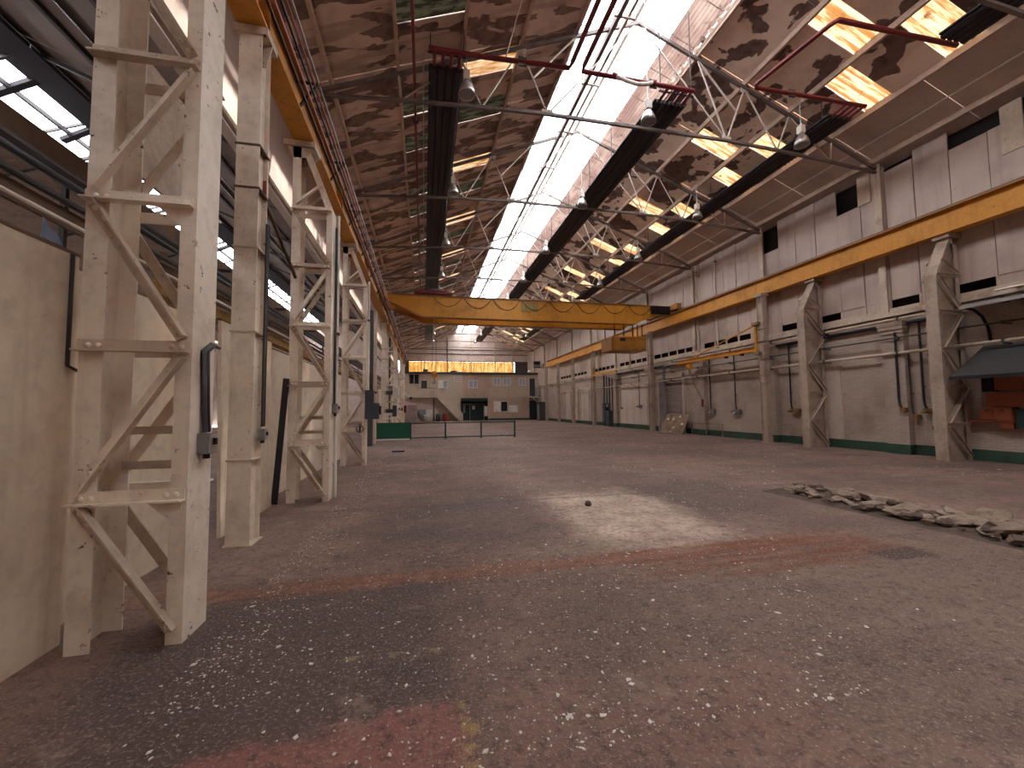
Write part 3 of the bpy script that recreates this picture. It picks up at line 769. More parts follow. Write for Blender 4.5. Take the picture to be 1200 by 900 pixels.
# ------------------------------------------------------------------ radiant heaters and red gas pipes
def heater(label, x0, x1, ya, yb, z=10.16, head=True):
    root = thing('radiant_heater', label, 'heater', ((x0+x1)/2, ya, z))
    n = 4; w = (x1-x0)/n
    for i in range(n):
        a = x0+i*w
        put('heater_tube', MB().prism([(a+.008,ya,z),(a+w*.25,ya,z-.035),(a+w*.75,ya,z-.035),(a+w-.008,ya,z),(a+w-.03,ya,z+.05),(a+.03,ya,z+.05)], None, (0,yb-ya,0)), m_black, root)
        if head:
            put('inlet_stub', MB().tube([(a+w/2,ya+.1,z+.05),(a+w/2,ya-.42,z+.09)], .045, 8), m_red, root)
    put('reflector', MB().box(x0-.03, x1+.03, ya, yb, z+.05, z+.09), m_black, root)
    yy = math.ceil((ya-T0)/TS)*TS+T0
    while yy < yb:
        put('hanger', MB().box(x0-.06, x1+.06, yy-.9, yy-.86, z+.09, z+.12).bar((x0,yy-.88,z+.1),(x0,yy-.88,zr(x0)-.1),.02,.02).bar((x1,yy-.88,z+.1),(x1,yy-.88,zr(x1)-.1),.02,.02), m_black, root)
        yy += TS
    return root
heater('long black radiant heater strip over the laced column side', .14, .96, 9.95, 30.6)
heater('long black radiant heater strip along the ridge glazing', 6.36, 7.32, 9.9, 31.2)
heater('long black radiant heater strip under the amber rooflights', 11.8, 12.6, 9.4, 30.2)
heater('short end of black heater strip crossing the amber rooflight at the top corner', 11.8, 12.6, 1.0, 6.75, 10.16, False)
heater('far black heater strip beyond the crane, laced column side', .14, .96, 37, 52)
heater('far black heater strip beyond the crane, along the ridge', 6.36, 7.32, 37, 52)
heater('far black heater strip beyond the crane, amber rooflight side', 11.8, 12.6, 37, 50)
def pipe(name, label, cat, path, r, mat, n=10, group=None, brackets=None):
    root = thing(name, label, cat, path[0], group)
    put('pipe_run', MB().tube(path, r, n), mat, root)
    if brackets:
        b = MB()
        for p in brackets: b.add([], [])
        for p in brackets:
            put('pipe_clip', MB().box(p[0]-r*1.6-.01, p[0]+r*1.6+.01, p[1]-.02, p[1]+.02, p[2]-r*1.6-.01, p[2]+r*1.6+.03), m_greyd, root)
    return root
zp = 10.25
pipe('gas_pipe','dark red gas header pipe feeding the heater on the laced column side','pipe',[(.1,9.52,zp),(1.5,9.5,zp),(3.62,9.42,zp+.02),(3.64,9.2,zp+.02),(3.62,4.0,zp+.02),(3.62,-3,zp+.02)],.06,m_red,10,None,[(2.4,9.46,zp)])
pipe('gas_pipe','dark red gas pipe turning from the ridge heater back toward the camera','pipe',[(7.25,9.45,zp),(6.4,9.44,zp),(5.9,9.42,zp-.02),(3.98,9.42,zp),(3.96,9.2,zp),(3.96,4,zp),(3.96,-3,zp)],.06,m_red,10,None,[(6.0,9.43,zp-.02)])
hose = thing('flexible_hose','pale flexible hose sagging under the red pipe at the ridge','hose',(5.3,9.3,zp))
put('hose_body', MB().tube([(4.9,9.36,zp-.03),(5.15,9.3,zp-.17),(5.45,9.28,zp-.23),(5.75,9.3,zp-.16),(5.95,9.38,zp-.02)], .05, 8), m_white, hose)
put('coupling', MB().lathe([(.001,-.06),(.075,-.06),(.075,.06),(.001,.06)],(4.86,9.38,zp-.01),10,(1,0,0)), m_red, hose)
put('coupling', MB().lathe([(.001,-.06),(.075,-.06),(.075,.06),(.001,.06)],(5.98,9.4,zp-.01),10,(1,0,0)), m_red, hose)
pipe('gas_pipe','dark red gas header pipe by the amber rooflights, running toward the camera','pipe',[(12.55,8.96,zp),(11.0,8.97,zp),(8.85,9.0,zp),(8.75,8.9,zp),(9.05,7.1,zp),(9.12,6.95,zp),(11.0,6.93,zp),(12.6,6.9,zp)],.055,m_red,10,None,[(10,8.98,zp)])
pipe('gas_pipe','slender dark red pipe running lengthwise beside the black heater strip','pipe',[(-.25,-3,zp-.1),(-.25,30,zp-.1)],.04,m_red,8,None,[(-.25,6.5,zp-.1),(-.25,12,zp-.1)])
pipe('gas_pipe','thin pale steel pipe running beside the slender dark red one','pipe',[(-.02,9.6,zp-.1),(-.02,30,zp-.1)],.016,m_alu,6)
pipe('hanging_cable','white cable looping down from the roof near the red header','cable',[(2.2,8.0,11.4),(2.28,8.2,11.2),(2.1,8.9,10.7),(1.98,9.45,10.3)],.014,m_white,6)

# ------------------------------------------------------------------ high-bay lamps
def lamp(x, y, z, label):
    root = thing('high_bay_lamp', label, 'lamp', (x, y, z))
    pr = [(.001,.16),(.06,.16),(.09,.1),(.14,.03),(.19,-.1),(.215,-.22),(.205,-.22),(.18,-.1),(.13,.02),(.001,.1)]
    put('reflector', MB().lathe(pr, (x,y,z), 20), m_alu, root)
    put('lens', MB().lathe([(.203,-.2),(.12,-.225),(.001,-.235)], (x,y,z), 18), m_grey, root)
    put('ballast_box', MB().box(x-.08,x+.08,y-.08,y+.08,z+.16,z+.4).lathe([(.06,.4),(.03,.47),(.001,.47)],(x,y,z),8), m_white, root)
    put('suspension', MB().tube([(x,y,z+.45),(x,y,zr(x)+.02)], .012, 5), m_alu, root)
    return root
rows = [(1.05,'on the laced column side heater'),(6.15,'along the ridge heater'),(11.35,'along the amber rooflights')]
l0 = None
for x, txt in rows:
    for i in range(9):
        yy = 9.95+4.92*i
        lab = 'silver bell-shaped lamp %s, %s one from the camera' % (txt.replace('on the', 'beside the'), ORD[i])
        lamp(x, yy, 9.78, lab)

# ------------------------------------------------------------------ timber panels on the column side
def panel_screen(label, x, y0, y1, h, mat, tilt=0):
    root = thing('partition_panel', label, 'panel', (x, (y0+y1)/2, 0))
    n = max(1, round((y1-y0)/1.22)); w = (y1-y0)/n
    for i in range(n):
        a = y0+i*w
        put('board', MB().hexa([(x-.02,a+.004,0.0),(x+.02,a+.004,0.0),(x+.02,a+w-.004,0.0),(x-.02,a+w-.004,0.0),(x-.02+tilt,a+.004,h),(x+.02+tilt,a+.004,h),(x+.02+tilt,a+w-.004,h),(x-.02+tilt,a+w-.004,h)]), mat, root)
    put('top_batten', MB().box(x-.025+tilt, x+.025+tilt, y0, y1, h-.01, h+.012), m_woodbrown, root)
    return root
m_board = paint('grubby_cream_board', lin(222,205,182), lin(168,146,126), None, .5, .7, .9, .45)
panel_screen('tall blank cream board partition standing nearest the camera', -2.48, -13.5, 3.53, 2.74, m_board)
put2 = put
trim = thing('conduit', 'dark upright conduit fixed to the nearest cream partition', 'conduit', (-2.45, 3.2, 1.9))
put('pipe_run', MB().tube([(-2.44,3.44,2.72),(-2.44,3.44,1.93),(-2.44,3.53,1.9)], .013, 6), m_greyd, trim)
panel_screen('cream board partition behind the first laced column, darker at the foot', -2.7, 3.52, 5.4, 2.74, m_board)
panel_screen('bowed cream board partition between plain stanchion and second laced column', -2.52, 5.9, 7.7, 2.78, m_board, -.06)
panel_screen('cream board partition behind the second laced column', -2.75, 8.0, 12.2, 2.74, m_board)
panel_screen('cream board partition behind the third laced column', -2.7, 12.9, 15.4, 2.74, m_board)
panel_screen('cream board partition behind the green sheet barrier', -2.75, 20.6, 23.0, 2.9, m_board)
panel_screen('cream board partition beyond the bridge crane', -2.75, 26.5, 36.0, 2.9, m_board)
panel_screen('cream board partition at the office end of the laced column row', -2.75, 37.5, 52.0, 2.9, m_board)
ls = thing('leaning_strip', 'black strip leaning upright against the second laced column', 'strip', (-2.4, 7.7, 0))
put('strip', MB().bar((-2.46,7.68,0.02),(-2.33,7.74,2.15),.1,.02,(1,0,0)), m_black, ls)
# long runs at high level on this side
pr = thing('service_run', 'brown boarded service run with pipe and tray above the partitions', 'pipework', (-3.1, Y0, 3.2))
put('tray_board', MB().box(-3.36, -3.3, Y0, 50, 3.86, 4.1), m_woodbrown, pr)
put('cable_tray', MB().box(-3.2, -3.0, Y0, 50, 3.66, 3.69).box(-3.2,-3.17,Y0,50,3.66,3.74), m_greyd, pr)
put('service_pipe', MB().tube([(-3.02,Y0,3.58),(-3.02,50,3.58)], .034, 10), m_blue, pr)
put('service_pipe', MB().tube([(-3.06,Y0,3.44),(-3.06,50,3.44)], .03, 8), m_greyd, pr)
put('service_pipe', MB().tube([(-3.2,Y0,5.3),(-3.2,50,5.3)], .05, 10), plain('dark_brown_gloss_pipe', lin(62,50,48), .25), pr)
put('fascia_board', MB().box(-3.14, -3.1, Y0, 50, 3.24, 3.4), m_woodbrown, pr)
put('pale_pipe', MB().tube([(-2.94,Y0,3.2),(-2.94,50,3.2)], .018, 8), m_white, pr)
put('lagging', MB().box(-3.2, -3.02, 5.5, 50, 2.98, 3.14), m_insul, pr)
for k in range(20):
    yy = -3+k*2.5
    put('bracket', MB().box(-3.36, -2.92, yy-.02, yy+.02, 3.74, 3.78).box(-3.3,-3.26,yy-.02,yy+.02,3.1,3.86), m_greyd, pr)
fab = thing('plastic_sheet', 'scrap of pale blue plastic sheet hanging over the partition top', 'sheet', (-2.55, 3.4, 2.8))
b = MB()
for i in range(5):
    for j in range(4): b.v.append((-2.52-.02*math.sin(i*1.3)-.02*j, 3.3+.035*i+.02*j, 2.93-.05*j-.01*i*i+.01*math.sin(i*2+j)))
for i in range(4):
    for j in range(3): b.f.append((i*4+j, i*4+j+1, i*4+j+5, i*4+j+4)); b.sm.append(True)
put('film', b, plain('pale_blue_film', lin(150,166,200), .4, 0, .1), fab)
br = thing('tie_rod', 'rusty brown brace rod between plain stanchion and second laced column', 'rod', (-2.15, 5.8, 4.2))
put('rod', MB().tube([(-2.1,5.75,4.5),(-2.25,8.0,3.9)], .03, 8), m_woodbrown, br)
put('rod_bracket', MB().box(-2.2,-2.02,5.74,5.84,4.4,4.6), m_orange, br)
# little electrics on the columns
def switchbox(label, x, y, z, s=1, pth=None):
    root = thing('switch_box', label, 'electrical box', (x, y, z))
    put('box', MB().box(x, x+.1*s, y-.08*s, y+.08*s, z-.1*s, z+.1*s), m_grey, root)
    put('cover', MB().box(x+.1*s, x+.115*s, y-.07*s, y+.07*s, z-.09*s, z+.09*s), m_alu, root)
    put('toggle', MB().box(x+.115*s, x+.14*s, y-.02*s, y+.02*s, z-.01, z+.05*s), m_black, root)
    put('gland', MB().lathe([(.001,0),(.025,0),(.025,.05),(.001,.05)], (x+.05*s,y,z-.15*s), 8), m_black, root)
    if pth: put('conduit', MB().tube(pth, .02, 8), m_greyd, root); 
    if pth: put('conduit', MB().tube([(p[0],p[1]+.06,p[2]) for p in pth], .012, 6), m_black, root)
    return root
switchbox('small grey switch box with dark conduit on the first laced column', -1.628, 3.5, 1.36, .75, [(-1.6,3.49,1.44),(-1.61,3.49,1.6),(-1.61,3.46,2.05),(-1.63,3.6,2.12),(-1.66,3.75,2.12)])
switchbox('small grey switch box with conduit on the plain stanchion', -2.005, 5.68, 1.3, .7, [(-1.98,5.7,1.4),(-1.98,5.7,4.0)])
switchbox('small grey box at the foot of the pipe on the second laced column', -1.628, 8.0, 1.62, .9, [(-1.6,8.0,1.7),(-1.6,8.0,5.0)])
dp = thing('steel_pipe', 'pale upright pipe on the hall side of the second laced column', 'pipe', (-1.6, 8.15, 0))
put('pipe_run', MB().tube([(-1.6,8.16,0.0),(-1.6,8.16,5.3)], .03, 10), m_white, dp)
put('pipe_clip', MB().box(-1.64,-1.56,8.1,8.22,3.0,3.05), m_greyd, dp)
dp = thing('steel_pipe', 'pale upright pipe on the third laced column above the dark cabinet', 'pipe', (-1.6, 12.6, 2))
put('pipe_run', MB().tube([(-1.6,12.62,2.1),(-1.6,12.62,5.4)], .035, 8), m_white, dp)
put('pipe_clip', MB().box(-1.64,-1.55,12.56,12.68,4.2,4.25), m_greyd, dp)
cb = thing('switch_cabinet', 'dark blue-grey switch cabinet hung on the third laced column', 'cabinet', (-1.45, 12.5, 1.3))
put('body', MB().box(-1.66, -1.28, 12.42, 12.72, 1.32, 1.78).box(-1.66, -1.42, 12.42, 12.6, 1.78, 2.16), m_blue, cb)
put('door', MB().box(-1.6, -1.31, 12.40, 12.42, 1.35, 1.75), m_blue, cb)
put('handle', MB().box(-1.28, -1.22, 12.5, 12.6, 1.45, 1.7), m_black, cb)
cb = thing('hose_reel', 'small brown tangle of hose on a bracket below the third laced column', 'hose', (-1.7, 12.3, .95))
put('coil', MB().tube([(-1.78+.1*math.cos(a*.6),12.36+.01*math.sin(a),1.05+.1*math.sin(a*.6)) for a in range(22)], .018, 6), m_cardboard, cb)
put('bracket', MB().box(-1.8,-1.76,12.36,12.42,.95,1.2), m_black, cb)

# ------------------------------------------------------------------ barrier rails
fe = thing('barrier', 'low barrier of dark posts and rails beside the green sheet', 'barrier', (1.1, 22.1, 0))
for x in (-.67, 1.13, 3.04, 4.9): 
    p = put('post', MB().box(x-.04, x+.04, 22.06, 22.14, 0, .9), m_darkgreen, fe)
    put('foot_plate', MB().box(x-.09,x+.09,22.0,22.2,0,.015), m_darkgreen, p)
for a, b_ in ((-.67,1.13),(1.13,3.04),(3.04,4.9)):
    put('rail', MB().box(a+.04, b_-.04, 22.085, 22.115, .82, .87), m_darkgreen, fe)
    put('rail', MB().box(a+.04, b_-.04, 22.085, 22.115, .07, .12), m_darkgreen, fe)
gs = thing('barrier_sheet', 'solid green sheet barrier panel in front of the third laced column', 'barrier', (-1.55, 22.1, 0))
put('sheet', MB().box(-2.42, -.71, 22.08, 22.12, .08, .87), m_green, gs)
put('frame', MB().box(-2.44,-.7,22.06,22.14,.86,.9).box(-2.46,-2.42,22.06,22.14,0,.9), m_green, gs)
put('foot_bar', MB().box(-2.44,-.7,22.0,22.2,.0,.05), m_white, gs)

# ------------------------------------------------------------------ services along the brick wall
XW = XR
def long_pipe(label, z, y0, y1, r, mat, x=XW-.3, drops=True):
    root = thing('wall_pipe', label, 'pipe', (x, y0, z))
    put('pipe_run', MB().tube([(x,y0,z),(x,y1,z)], r, 8), mat, root)
    yy = y0+1.2
    while yy < y1-.3:
        put('pipe_bracket', MB().box(x-.03, XW, yy-.02, yy+.02, z-r-.03, z-r).box(x-r-.02, x+r+.02, yy-.025, yy+.025, z-r, z+r+.015), m_greyd, root)
        yy += 2.45
    return root
long_pipe('thin dark pipe, upper of the two long pipes on the brick wall', 3.72, 4.0, 30.0, .022, m_greyd)
long_pipe('thicker cream pipe, lower of the two long pipes on the brick wall', 3.22, 4.0, 45.0, .045, m_steel2)
long_pipe('black cable duct under the ledge of the brick wall', 4.18, 8.9, 16.4, .055, m_black, XW-.12)
long_pipe('black cable duct under the ledge, beyond the jib crane', 4.18, 20.9, 31.0, .05, m_black, XW-.12)
long_pipe('long cream pipe tucked beneath the wall ledge', 4.33, 4.0, 50.0, .05, m_steel2, XW-.2)
def drop(label, y, ztop, zend, r, mat=m_black, kind=0, x=XW-.1):
    root = thing('cable_drop', label, 'cable', (x, y, zend))
    put('cable', MB().tube([(x,y,ztop),(x,y,zend+.35),(x-.02,y-.03,zend+.15),(x-.05,y-.1,zend+.02)], r, 7), mat, root)
    if kind == 0:
        put('socket', MB().box(x-.08, x+.08, y-.2, y-.06, zend-.08, zend+.06), m_brass, root)
    elif kind == 1:
        put('socket', MB().box(x-.1, x+.08, y-.45, y-.02, zend-.1, zend+.05), m_brass, root)
        put('plug', MB().lathe([(.001,0),(.05,0),(.05,.18),(.001,.18)], (x-.14,y-.15,zend-.05), 10, (-1,0,0)), m_brass, root)
        put('valve', MB().lathe([(.001,0),(.06,0),(.04,.16),(.001,.16)], (x-.06,y-.55,zend-.04), 10, (0,1,0)), m_greyd, root)
    else:
        put('socket', MB().box(x-.06, x+.08, y-.28, y+.1, zend-.22, zend+.02), m_grey, root)
        put('plug', MB().lathe([(.001,0),(.05,0),(.05,.14),(.001,.14)], (x-.08,y-.1,zend-.14), 10, (-1,0,0)), m_alu, root)
        put('plug', MB().lathe([(.001,0),(.045,0),(.045,.14),(.001,.14)], (x-.06,y+.12,zend-.1), 10, (-1,0,0)), m_brass, root)
    for zz in (zend+.7, (ztop+zend)/2+.6): put('saddle', MB().box(x-r-.01, XW, y-.02, y+.02, zz, zz+.03), m_greyd, root)
    return root
drop('black cable dropping to brass fittings beside the laced column by the switchgear', 9.62, 4.15, 1.4, .034, m_black, 1)
drop('black cable bending into the brick pier, socket at waist height', 10.18, 3.9, 1.42, .034, m_black, 0, XW-.27)
drop('thin grey pipe between the two black cables, curling up at its foot', 9.95, 3.2, 1.2, .02, m_greyd, 0)
drop('black cable dropping to a row of valves between laced column and jib', 14.28, 4.2, 1.4, .03, m_black, 1)
drop('black cable dropping to a cluster of plugs, under the jib arm', 17.4, 4.2, 1.4, .03, m_black, 2)
drop('black cable dropping to plugs beside the brick pier beyond the jib', 19.2, 4.2, 1.4, .032, m_black, 2)
drop('thin hanging cable with a pendant on the pale wall beyond the plain stanchion', 26.6, 4.0, 1.7, .018, m_black, 2)
drop('thin hanging cable with a pendant near the blue-grey pipework', 29.4, 4.0, 1.5, .018, m_black, 0)
def downpipe(label, y, z0, z1, r, mat):
    root = thing('down_pipe', label, 'pipe', (XW-.12, y, z0))
    put('pipe_run', MB().tube([(XW-.12,y,z0),(XW-.12,y,z1)], r, 7), mat, root)
    for zz in (z0+.3, (z0+z1)/2, z1-.4): put('pipe_clip', MB().box(XW-.16,XW,y-.05,y+.05,zz,zz+.04), m_greyd, root)
pipe('eaves_conduit','thin pale conduit running under the eaves lining above the brick wall','conduit',[(14.2,Y0,zr(14.2)-.04),(14.2,Y1,zr(14.2)-.04)],.022,m_white,6)
downpipe('thin upright pipe on the cladding above the jib arm', 18.45, 4.3, 9.6, .04, m_steel2)
downpipe('first of two close upright pipes on the cladding', 19.98, 4.3, 9.5, .045, m_steel2)
downpipe('second of two close upright pipes on the cladding', 20.45, 4.3, 9.4, .035, m_steel2)
downpipe('upright pipe on the cladding above the operator cab', 27.8, 4.3, 9.4, .05, m_steel2)
downpipe('upright pipe on the cladding beyond the operator cab', 33.4, 4.3, 9.4, .05, m_steel2)

# wall jib crane
jb = thing('jib_crane', 'yellow wall jib crane with hoist, on the plain stanchion', 'jib crane', (14.32, 15.2, 4.0))
put('mast', MB().box(14.27, 14.37, 15.16, 15.26, 3.9, 5.2), m_yellow, jb)
bm_ = put('boom', MB().box(14.26, 14.38, 15.2, 21.0, 3.98, 4.0).box(14.31,14.33,15.2,21.0,4.0,4.14).box(14.26,14.38,15.2,21.0,4.14,4.16), m_yellow, jb)
put('tie_rod', MB().tube([(14.32,15.2,5.15),(14.32,19.2,4.3),(14.32,20.2,4.16)], .035, 8), m_yellow, jb)
put('pivot_bracket', MB().box(14.2,14.5,14.98,15.3,5.12,5.24).box(14.2,14.5,14.98,15.3,3.82,3.94), m_cardboard, jb)
ho = put('chain_hoist', MB().box(14.22,14.42,19.75,20.05,3.62,3.92).lathe([(.001,-.16),(.1,-.16),(.1,.16),(.001,.16)],(14.32,19.9,3.7),12,(1,0,0)), m_yellow, jb)
put('hoist_hook', MB().tube([(14.32,19.9,3.62),(14.32,19.9,3.45),(14.36,19.9,3.38),(14.3,19.9,3.33)], .022, 6), m_black, ho)
put('pendant_cable', MB().tube([(14.3,19.8,3.6),(14.28,19.5,2.8),(14.3,18.9,1.95)], .012, 5), m_black, ho)
put('pendant_switch', MB().box(14.26,14.34,18.84,18.94,1.55,1.95), m_red, ho)
put('cable_trolley', MB().box(14.25,14.39,17.0,17.12,3.88,3.98).box(14.25,14.39,16.0,16.12,3.88,3.98), m_black, jb)
j2 = thing('jib_crane', 'far yellow jib arm on the brick wall above the blue-grey pipework', 'jib crane', (14.3, 33.0, 4.2))
put('boom', MB().box(14.25,14.35,28.6,33.0,4.25,4.4), m_yellow, j2)
put('mast', MB().box(14.25,14.37,32.9,33.0,3.8,5.0), m_yellowd, j2)

# bent silver pipe, shutter door, flaking board, blue-grey pipework
bp = thing('elbow_pipe', 'thick pale pipe with an elbow rising beside the roller shutter', 'pipe', (14.8, 24.1, 0))
pts = [(14.9,23.3,.0),(14.9,23.3,3.7),(14.9,23.23,3.95),(14.9,23.05,4.1),(14.9,22.8,4.16),(14.9,20.8,4.16)]
put('pipe_run', MB().tube(pts, .09, 12), m_grey, bp)
put('flange', MB().lathe([(.001,0),(.14,0),(.14,.03),(.001,.03)],(14.9,23.3,0),12), m_grey, bp)
put('flange', MB().lathe([(.001,0),(.13,0),(.13,.04),(.001,.04)],(14.9,22.7,4.16),12,(0,1,0)), m_grey, bp)
sh = struct('door_1', None, None, (XR-.05, 22.8, 0))
for i in range(28):
    z = .02+i*.118
    put('slat', MB().prism([(XR-.03,21.65,z),(XR-.055,21.65,z+.03),(XR-.055,21.65,z+.08),(XR-.03,21.65,z+.11)], None, (0,2.5,0)), m_shutter, sh)
put('guide', MB().box(XR-.09,XR,21.5,21.66,0,3.5).box(XR-.09,XR,24.14,24.25,0,3.5).box(XR-.16,XR,21.5,24.25,3.35,3.62), m_steel2, sh)
def plank_door(n, y0, y1, z1, lab=None):
    d = struct(n, None, None, (XR-.03, (y0+y1)/2, 0))
    k = max(2, round((y1-y0)/.9)); w = (y1-y0)/k
    for i in range(k): put('door_leaf', MB().box(XR-.05, XR, y0+i*w+.012, y0+(i+1)*w-.012, .33, z1), m_doorwhite, d)
    put('door_head', MB().box(XR-.08, XR, y0-.08, y1+.08, z1, z1+.14), m_steel2, d)
plank_door('door_2', 25.6, 29.6, 3.05); plank_door('door_3', 35.4, 37.8, 3.3); plank_door('door_4', 38.6, 42.2, 3.3); plank_door('door_5', 12.2, 13.4, 2.9)
wn_ = struct('window_3', None, None, (XR-.03, 13.35, 3.8))
put('pane', MB().box(XR-.04, XR-.02, 13.0, 13.7, 3.62, 4.02), m_paleblue, wn_)
put('frame', MB().box(XR-.06,XR,12.95,13.0,3.58,4.06).box(XR-.06,XR,13.7,13.75,3.58,4.06).box(XR-.06,XR,12.95,13.75,4.02,4.08).box(XR-.06,XR,12.95,13.75,3.56,3.62), m_steel2, wn_)
lb = thing('leaning_board', 'square brown flaking board leaning against the brick wall by the shutter', 'board', (14.6, 21.9, 0))
put('board', MB().hexa([(14.35,20.75,.0),(14.38,20.75,.0),(14.38,23.0,.0),(14.35,23.0,.0),(14.83,20.75,1.12),(14.86,20.75,1.12),(14.86,23.0,1.12),(14.83,23.0,1.12)]), m_cardboard, lb)
fk = MB(); rq = random.Random(5)
for i in range(7):
    u, v_ = rq.uniform(.05,.9), rq.uniform(.05,.9); y = 20.85+2*u; x = 14.345+.48*v_; z = 1.12*v_; s_ = rq.uniform(.05,.16)
    fk.prism([(x,y,z),(x,y+s_*1.4,z+.02),(x+.4*s_,y+s_,z+s_*.9),(x+.3*s_,y-.1*s_,z+s_*.7)], None, (-.012,0,.005))
o = put('paint_flake', fk, m_chip, lb); o['kind'] = 'stuff'
pw = thing('pump_set', 'cluster of blue-grey upright pipes and valve boxes on the brick wall', 'pipework', (14.8, 31.3, 0))
for k, yy in enumerate((30.5, 31.0, 31.5, 32.0)):
    put('riser', MB().tube([(14.85,yy,0.0),(14.85,yy,3.9+.1*k)], .07 if k % 2 else .05, 8), m_blue if k % 2 else m_greyd, pw)
put('valve_box', MB().box(14.6,15.0,30.7,31.3,.05,1.3).box(14.62,15.0,31.45,31.9,.3,1.9), m_blue, pw)
put('gauge', MB().lathe([(.001,0),(.12,0),(.12,.06),(.001,.06)],(14.6,30.9,1.7),12,(-1,0,0)), m_alu, pw)
ro = thing('tool_rest', 'low brown bench rail standing against the brick wall under the plugs', 'rail', (14.7,19.0,0))
put('rail', MB().box(14.78,14.82,18.0,20.6,.62,.66), m_cardboard, ro)
for yy in (18.1, 19.3, 20.5): put('leg', MB().box(14.78,14.82,yy-.02,yy+.02,0,.62), m_cardboard, ro)

# dark hood over orange switchgear
hd = thing('canopy_hood', 'dark grey sloping hood over the orange switchgear', 'hood', (14.7, 7.2, 2.4))
put('sheet', MB().hexa([(14.15,8.4,2.28),(14.15,4.4,2.28),(15.1,4.4,3.12),(15.1,8.2,3.12),(14.13,8.4,2.32),(14.13,4.4,2.32),(15.1,4.4,3.17),(15.1,8.2,3.17)]), m_greyd, hd)
put('lip', MB().box(14.1,14.16,4.4,8.42,2.24,2.33), m_black, hd)
put('end_gusset', MB().prism([(14.16,8.36,2.28),(15.1,8.2,2.28),(15.1,8.2,3.12)], None, (0,-.02,0)), m_greyd, hd)
aw_ = thing('awning', 'shallow grey awning sheet high on the wall above the dark hood', 'awning', (14.7, 7.0, 4.3))
put('sheet', MB().hexa([(14.25,8.15,4.18),(14.25,4.4,4.18),(15.1,4.4,4.4),(15.1,8.3,4.4),(14.25,8.15,4.2),(14.25,4.4,4.2),(15.1,4.4,4.43),(15.1,8.3,4.43)]), m_grey, aw_)
put('front_edge', MB().box(14.2,14.27,4.4,8.15,4.14,4.22), m_alu, aw_)
for yy in (8.05, 7.0): put('arched_bracket', MB().tube([(15.1,yy,3.26),(15.04,yy,3.65),(14.85,yy,3.95),(14.55,yy,4.12),(14.25,yy,4.16)], .035, 8), m_black, aw_)
tb = thing('tube_lamp', 'short white tube lamp fixed above the awning', 'lamp', (14.9, 7.4, 4.55))
put('tube', MB().tube([(14.75,7.7,4.56),(14.75,7.0,4.56)], .03, 8), m_white, tb)
put('batten', MB().box(14.75,15.1,7.3,7.4,4.55,4.6), m_steel2, tb)
sg = thing('switchgear', 'orange wall-mounted switchgear boxes with black breakers under the dark hood', 'switchgear', (14.9, 7.6, 1.1))
def cbox(nm, y0, y1, z0, z1, d, mt, detail=True):
    o = put(nm, MB().box(15.12-d, 15.13, y0, y1, z0, z1), mt, sg)
    if detail:
        put('cover', MB().box(15.12-d-.015, 15.12-d, y0+.02, y1-.02, z0+.03, z1-.03), mt, o)
        put('screw_knob', MB().lathe([(.001,0),(.02,0),(.02,.025),(.001,.025)], (15.12-d-.015,(y0+y1)/2,z1-.07), 8, (-1,0,0)), m_black, o)
cbox('breaker_box', 7.98, 8.2, 1.9, 2.28, .22, m_black)
cbox('upper_box', 7.35, 7.96, 1.93, 2.3, .2, m_orange); cbox('breaker_box', 7.2, 7.34, 1.9, 2.3, .2, m_black)
cbox('busbar_chamber', 6.6, 8.12, 1.5, 1.88, .26, m_orange); cbox('lower_box', 7.98, 8.26, 1.14, 1.46, .24, m_orange)
cbox('lower_box', 7.62, 7.97, 1.12, 1.48, .27, m_orange); cbox('fuse_switch', 7.18, 7.58, .95, 1.42, .22, m_darkgreen)
cbox('lower_box', 6.7, 7.14, 1.1, 1.46, .24, m_orange)
put('bottom_tray', MB().box(14.9,15.13,7.6,8.55,1.08,1.12), m_orange, sg)
put('small_box', MB().box(14.92,15.13,7.65,7.9,.92,1.08), m_orange, sg)

# ------------------------------------------------------------------ office block at the far end
of = struct('wall_office', None, None, (6.5, 53.4, 0))
YO = 53.4
def front(name, x0, x1, z0, z1, mat, holes=(), y0=YO, th=.14):
    # wall built round its openings
    xs = sorted({x0, x1, *[h[0] for h in holes], *[h[1] for h in holes]}); zs = sorted({z0, z1, *[h[2] for h in holes], *[h[3] for h in holes]})
    mb = MB()
    for a, b in zip(xs[:-1], xs[1:]):
        for c_, d in zip(zs[:-1], zs[1:]):
            mx, mz = (a+b)/2, (c_+d)/2
            if any(h[0] < mx < h[1] and h[2] < mz < h[3] for h in holes): continue
            mb.box(a, b, y0, y0+th, c_, d)
    return put(name, mb, mat, of)
up_h = [(-1.82,-.6,4.8,6.0),(-.39,.47,3.1,5.27),(1.81,3.06,4.25,5.28),(5.72,6.95,4.28,5.29),(9.0,9.98,4.6,5.62),(10.33,11.37,4.6,5.62),(12.49,13.43,4.6,5.62),(13.9,14.8,3.1,5.6)]
front('upper_wall', -2.6, 5.0, 2.95, 6.1, m_office, up_h[:3]); front('upper_wall', 5.0, 8.6, 2.95, 6.1, m_officep, up_h[3:4]); front('upper_wall', 8.6, XR, 2.95, 6.1, m_office, up_h[4:])
lo_h = [(9.05,10.95,1.12,2.5)]
front('lower_wall', 8.25, 13.9, 0, 2.95, m_officep, lo_h); front('lower_wall', -2.6, 1.2, 0, 2.95, m_endwall, ()); front('lower_wall', 1.2, 4.75, 0, 2.95, m_office, ()); front('lower_wall', 13.9, XR, 0, 2.95, m_adjdark, ())
put('green_skirting', MB().box(8.25,13.9,YO-.02,YO,0,.25), m_greenb, of)
put('floor_band', MB().box(8.6,XR,YO-.06,YO,2.62,2.72).box(8.6,XR,YO-.05,YO,3.12,3.2), m_office, of)
